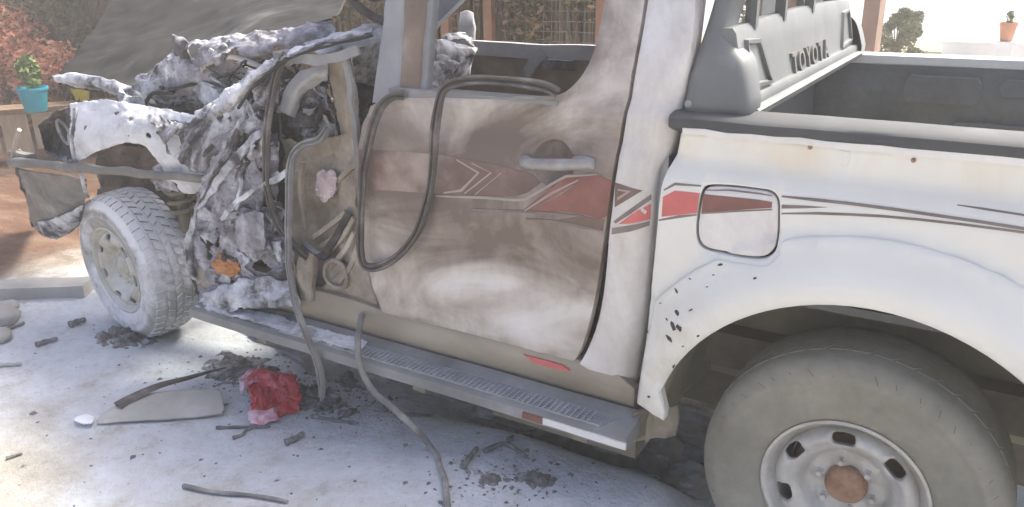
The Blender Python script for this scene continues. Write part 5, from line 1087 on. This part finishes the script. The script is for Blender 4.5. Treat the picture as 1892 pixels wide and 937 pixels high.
for k in range(2): obox('top_board', M['benchtop'], bench, -1.2, 1.6, .0+k*.17, .16+k*.17, .455, .50)
for k in range(11):
    s = -1.15+k*.25; lo = rn.uniform(.12, .28) if k % 2 else rn.uniform(.02, .15)
    obox('plank', M['paleplank'], bench, s, s+.215, .02, .05, lo, .453)
for s in (-1.1, .2, 1.5): obox('leg', M['benchtop'], bench, s, s+.07, .08, .30, 0, .453)
def pot(name, label, base, r, h, mat, parent_group=None, rimh=.1, group=None):
    t = thing(name, label, 'flower pot', base, group)
    o = MB().lathe([(0, 0), (r*.68, 0), (r*.70, .005), (r*.95, h*(1-rimh)), (r*1.04, h*(1-rimh)), (r*1.05, h), (r*.96, h), (r*.90, h*.86), (0, h*.84)], 28).build('vessel', mat, None, 40)
    # lathe axis is Y: stand it upright
    o.data.transform(Matrix.Rotation(rad(90), 4, 'X')); o.data.transform(Matrix.Translation(Vector(base))); adopt(o, t)
    return t
pb = at(68, 206, Z=.50); pt = at(68, 163, Y=pb.y); hh = pt.z-.5
M['turq'] = plain('turquoise_glaze', (.03, .36, .46), .4); M['yell'] = plain('yellow_glaze', (.62, .52, .06), .45); M['terra'] = plain('terracotta', (.50, .22, .12), .8)
def pxr(q, w): return w*float(np.dot(np.array(q)-CAM, fwd))/FPX
rr = pxr(pb, 26)
t = pot('turquoise_pot', 'turquoise tapered flower pot standing on the wooden bench', (pb.x, pb.y, .503), rr, hh, M['turq'])
adopt(leafcloud(rn, [(Vector((pb.x, pb.y, .5+hh+.13)), (.09, .09, .15))], 260, .035).build('plant', noisemat('pot_leaf', [(.3, (.10, .15, .03)), (.7, (.22, .27, .07))], 8), None, 30, fix=False), t)
yb = at(153, 186, Z=.50); yt = at(153, 164, Y=yb.y)
t = pot('yellow_pot', 'small yellow flower pot on the bench behind the hood corner', (yb.x, yb.y, .503), pxr(yb, 16), max(.1, yt.z-.5), M['yell'])
adopt(leafcloud(rn, [(Vector((yb.x, yb.y, .72)), (.10, .09, .14))], 160, .035).build('plant', M['leafgreen'], None, 30, fix=False), t)
# right: wall piers, tree, low wall with pillar and pot, rail
M['plaster'] = noisemat('brown_plaster', [(.3, (.22, .13, .085)), (.7, (.33, .21, .15))], 4, gloss=.9, bmp=.2)
M['greyplaster'] = noisemat('grey_plaster', [(.3, (.26, .26, .25)), (.7, (.36, .36, .35))], 4, gloss=.9, bmp=.2)
M['whitewall'] = noisemat('whitewash', [(.3, (.66, .64, .60)), (.7, (.80, .79, .76))], 3, gloss=.9, bmp=.15)
def pier(px0, px1, Y, mat, label, top=2.6, name='wall_pier', cat='pier'):
    a, b = at(px0, 10, Y=Y), at(px1, 10, Y=Y)
    t = thing(name, label, cat, ((a.x+b.x)/2, Y, 0))
    MB().box((a.x, Y, -.1), (b.x, Y+.25, top)).build('shaft', M[mat], t); MB().box((a.x-.03, Y-.03, top), (b.x+.03, Y+.28, top+.06)).build('cap', M[mat], t); MB().box((a.x-.015, Y-.015, -.1), (b.x+.015, Y+.265, .15)).build('plinth', M[mat], t)
pier(1408, 1438, 4.2, 'greyplaster', 'grey plastered pier seen between the roll bar posts')
pier(1446, 1494, 4.6, 'plaster', 'wider brown plastered pier seen through the middle of the roll bar')
pier(1500, 1532, 4.4, 'greyplaster', 'narrow dark grey pier right of the brown one behind the roll bar')
pier(1596, 1626, 4.2, 'plaster', 'brown plastered pier just behind the far roll bar post')
def tree(label, base, top, rx, n, size, seed, mat='leafgreen', group=None):
    r_ = random.Random(seed); t = thing('tree', label, 'tree', base, group); B_ = Vector(base); T_ = Vector(top)
    MB().tube(spline([B_, B_.lerp(T_, .45)+Vector((.05, 0, 0)), T_], 8), rx*.09, 9, scale=lambda q: 1-.8*q).build('trunk', M['reed'][2], t)
    cl = []
    for k in range(26):
        h = r_.uniform(.45, 1.0); c = B_.lerp(T_, h)+Vector((r_.uniform(-1, 1)*rx, r_.uniform(-1, 1)*rx, 0))*(1.15-.6*h); s = rx*r_.uniform(.22, .42); cl.append((c, (s, s, s*.8)))
        MB().tube(spline([B_.lerp(T_, max(.15, h-.3)), B_.lerp(T_, h-.1).lerp(c, .5), c], 4), rx*.03, 5, scale=lambda q: 1-.7*q).build('limb', M['reed'][2], t)
    leafcloud(r_, cl, n, size).build('crown', M[mat], t, 30, fix=False)
    return t
tb0 = at(1655, 60, Y=7.5)
tree('olive green young tree right of the far roll bar post', (tb0.x-.03, 7.5, 0), (tb0.x+.05, 7.5, at(1670, 22, Y=7.5).z), .26, 9000, .017, 5)
tb1 = at(1385, -20, Y=6.5)
tree('green tree top showing in the bright gap beside the near roll bar post', (tb1.x+.12, 6.5, 0), (tb1.x+.12, 6.5, 2.2), .32, 2400, .035, 9)
lw = thing('low_wall', 'low whitewashed wall at the far right beyond the cargo bed', 'wall', (at(1800, 90, Y=6.5).x, 6.5, 0))
a = at(1742, 82, Y=6.5); b = at(2300, 82, Y=6.5)
MB().box((a.x, 6.5, -.2), (b.x, 6.72, a.z)).build('wall_body', M['whitewall'], lw); MB().box((a.x-.02, 6.47, a.z), (b.x, 6.75, a.z+.03)).build('coping', M['whitewall'], lw)
a = at(1843, 77, Y=6.2); b = at(1873, 77, Y=6.2)
pl = thing('white_pillar', 'slender whitewashed pillar carrying the terracotta pot', 'pillar', ((a.x+b.x)/2, 6.26, 0))
MB().box((a.x, 6.2, -.2), (b.x, 6.2+b.x-a.x, a.z-.02)).build('shaft', M['whitewall'], pl); MB().box((a.x-.015, 6.185, a.z-.02), (b.x+.015, 6.215+b.x-a.x, a.z)).build('cap', M['whitewall'], pl)
pc = Vector(((a.x+b.x)/2, 6.2+(b.x-a.x)/2, a.z+.002)); pr = (at(1876, 55, Y=6.26)-at(1840, 55, Y=6.26)).length/2
t = pot('terracotta_pot', 'terracotta flower pot standing on the white pillar at the far right', pc, pr*.92, at(1855, 42, Y=6.26).z-a.z, M['terra'], rimh=.18)
adopt(leafcloud(rn, [(pc+Vector((0, 0, .19)), (.03, .03, .06))], 60, .02).build('plant', M['leafgreen'], None, 30, fix=False), t)
rl = thing('rail_fence', 'thin field rail far behind the tree on the right', 'fence', (at(1720, 100, Z=0).x, 13.5, 0))
a = at(1672, 96, Y=13.4); b = at(1752, 98, Y=13.4)
MB().tube([a, b], .02, 6, ref=(0, 0, 1)).build('rail', M['wire'], rl)
for q in (a, a.lerp(b, .5), b): MB().box((q.x-.025, 13.38, -.3), (q.x+.025, 13.43, q.z+.03)).build('post', M['wire'], rl)

HAZE = .015
# ================================================================== HAZE: volume added to veil the scene like lens glare and whiten the distance
hz = MB().box((-1000, -450, -120), (1000, 1400, 3.2)).build('haze', None, None)
hz.data.materials.clear(); hm = bpy.data.materials.new('veil_haze'); hm.use_nodes = True; hn = hm.node_tree.nodes; hn.clear()
ho = hn.new('ShaderNodeOutputMaterial'); hv = hn.new('ShaderNodeVolumePrincipled'); hm.node_tree.links.new(hv.outputs['Volume'], ho.inputs['Volume'])
hv.inputs['Color'].default_value = (.95, .95, .90, 1); hv.inputs['Density'].default_value = HAZE; hv.inputs['Anisotropy'].default_value = .2
hz.data.materials.append(hm); tag(hz, 'thin haze added over the yard as a veil of glare', 'haze', kind='stuff')
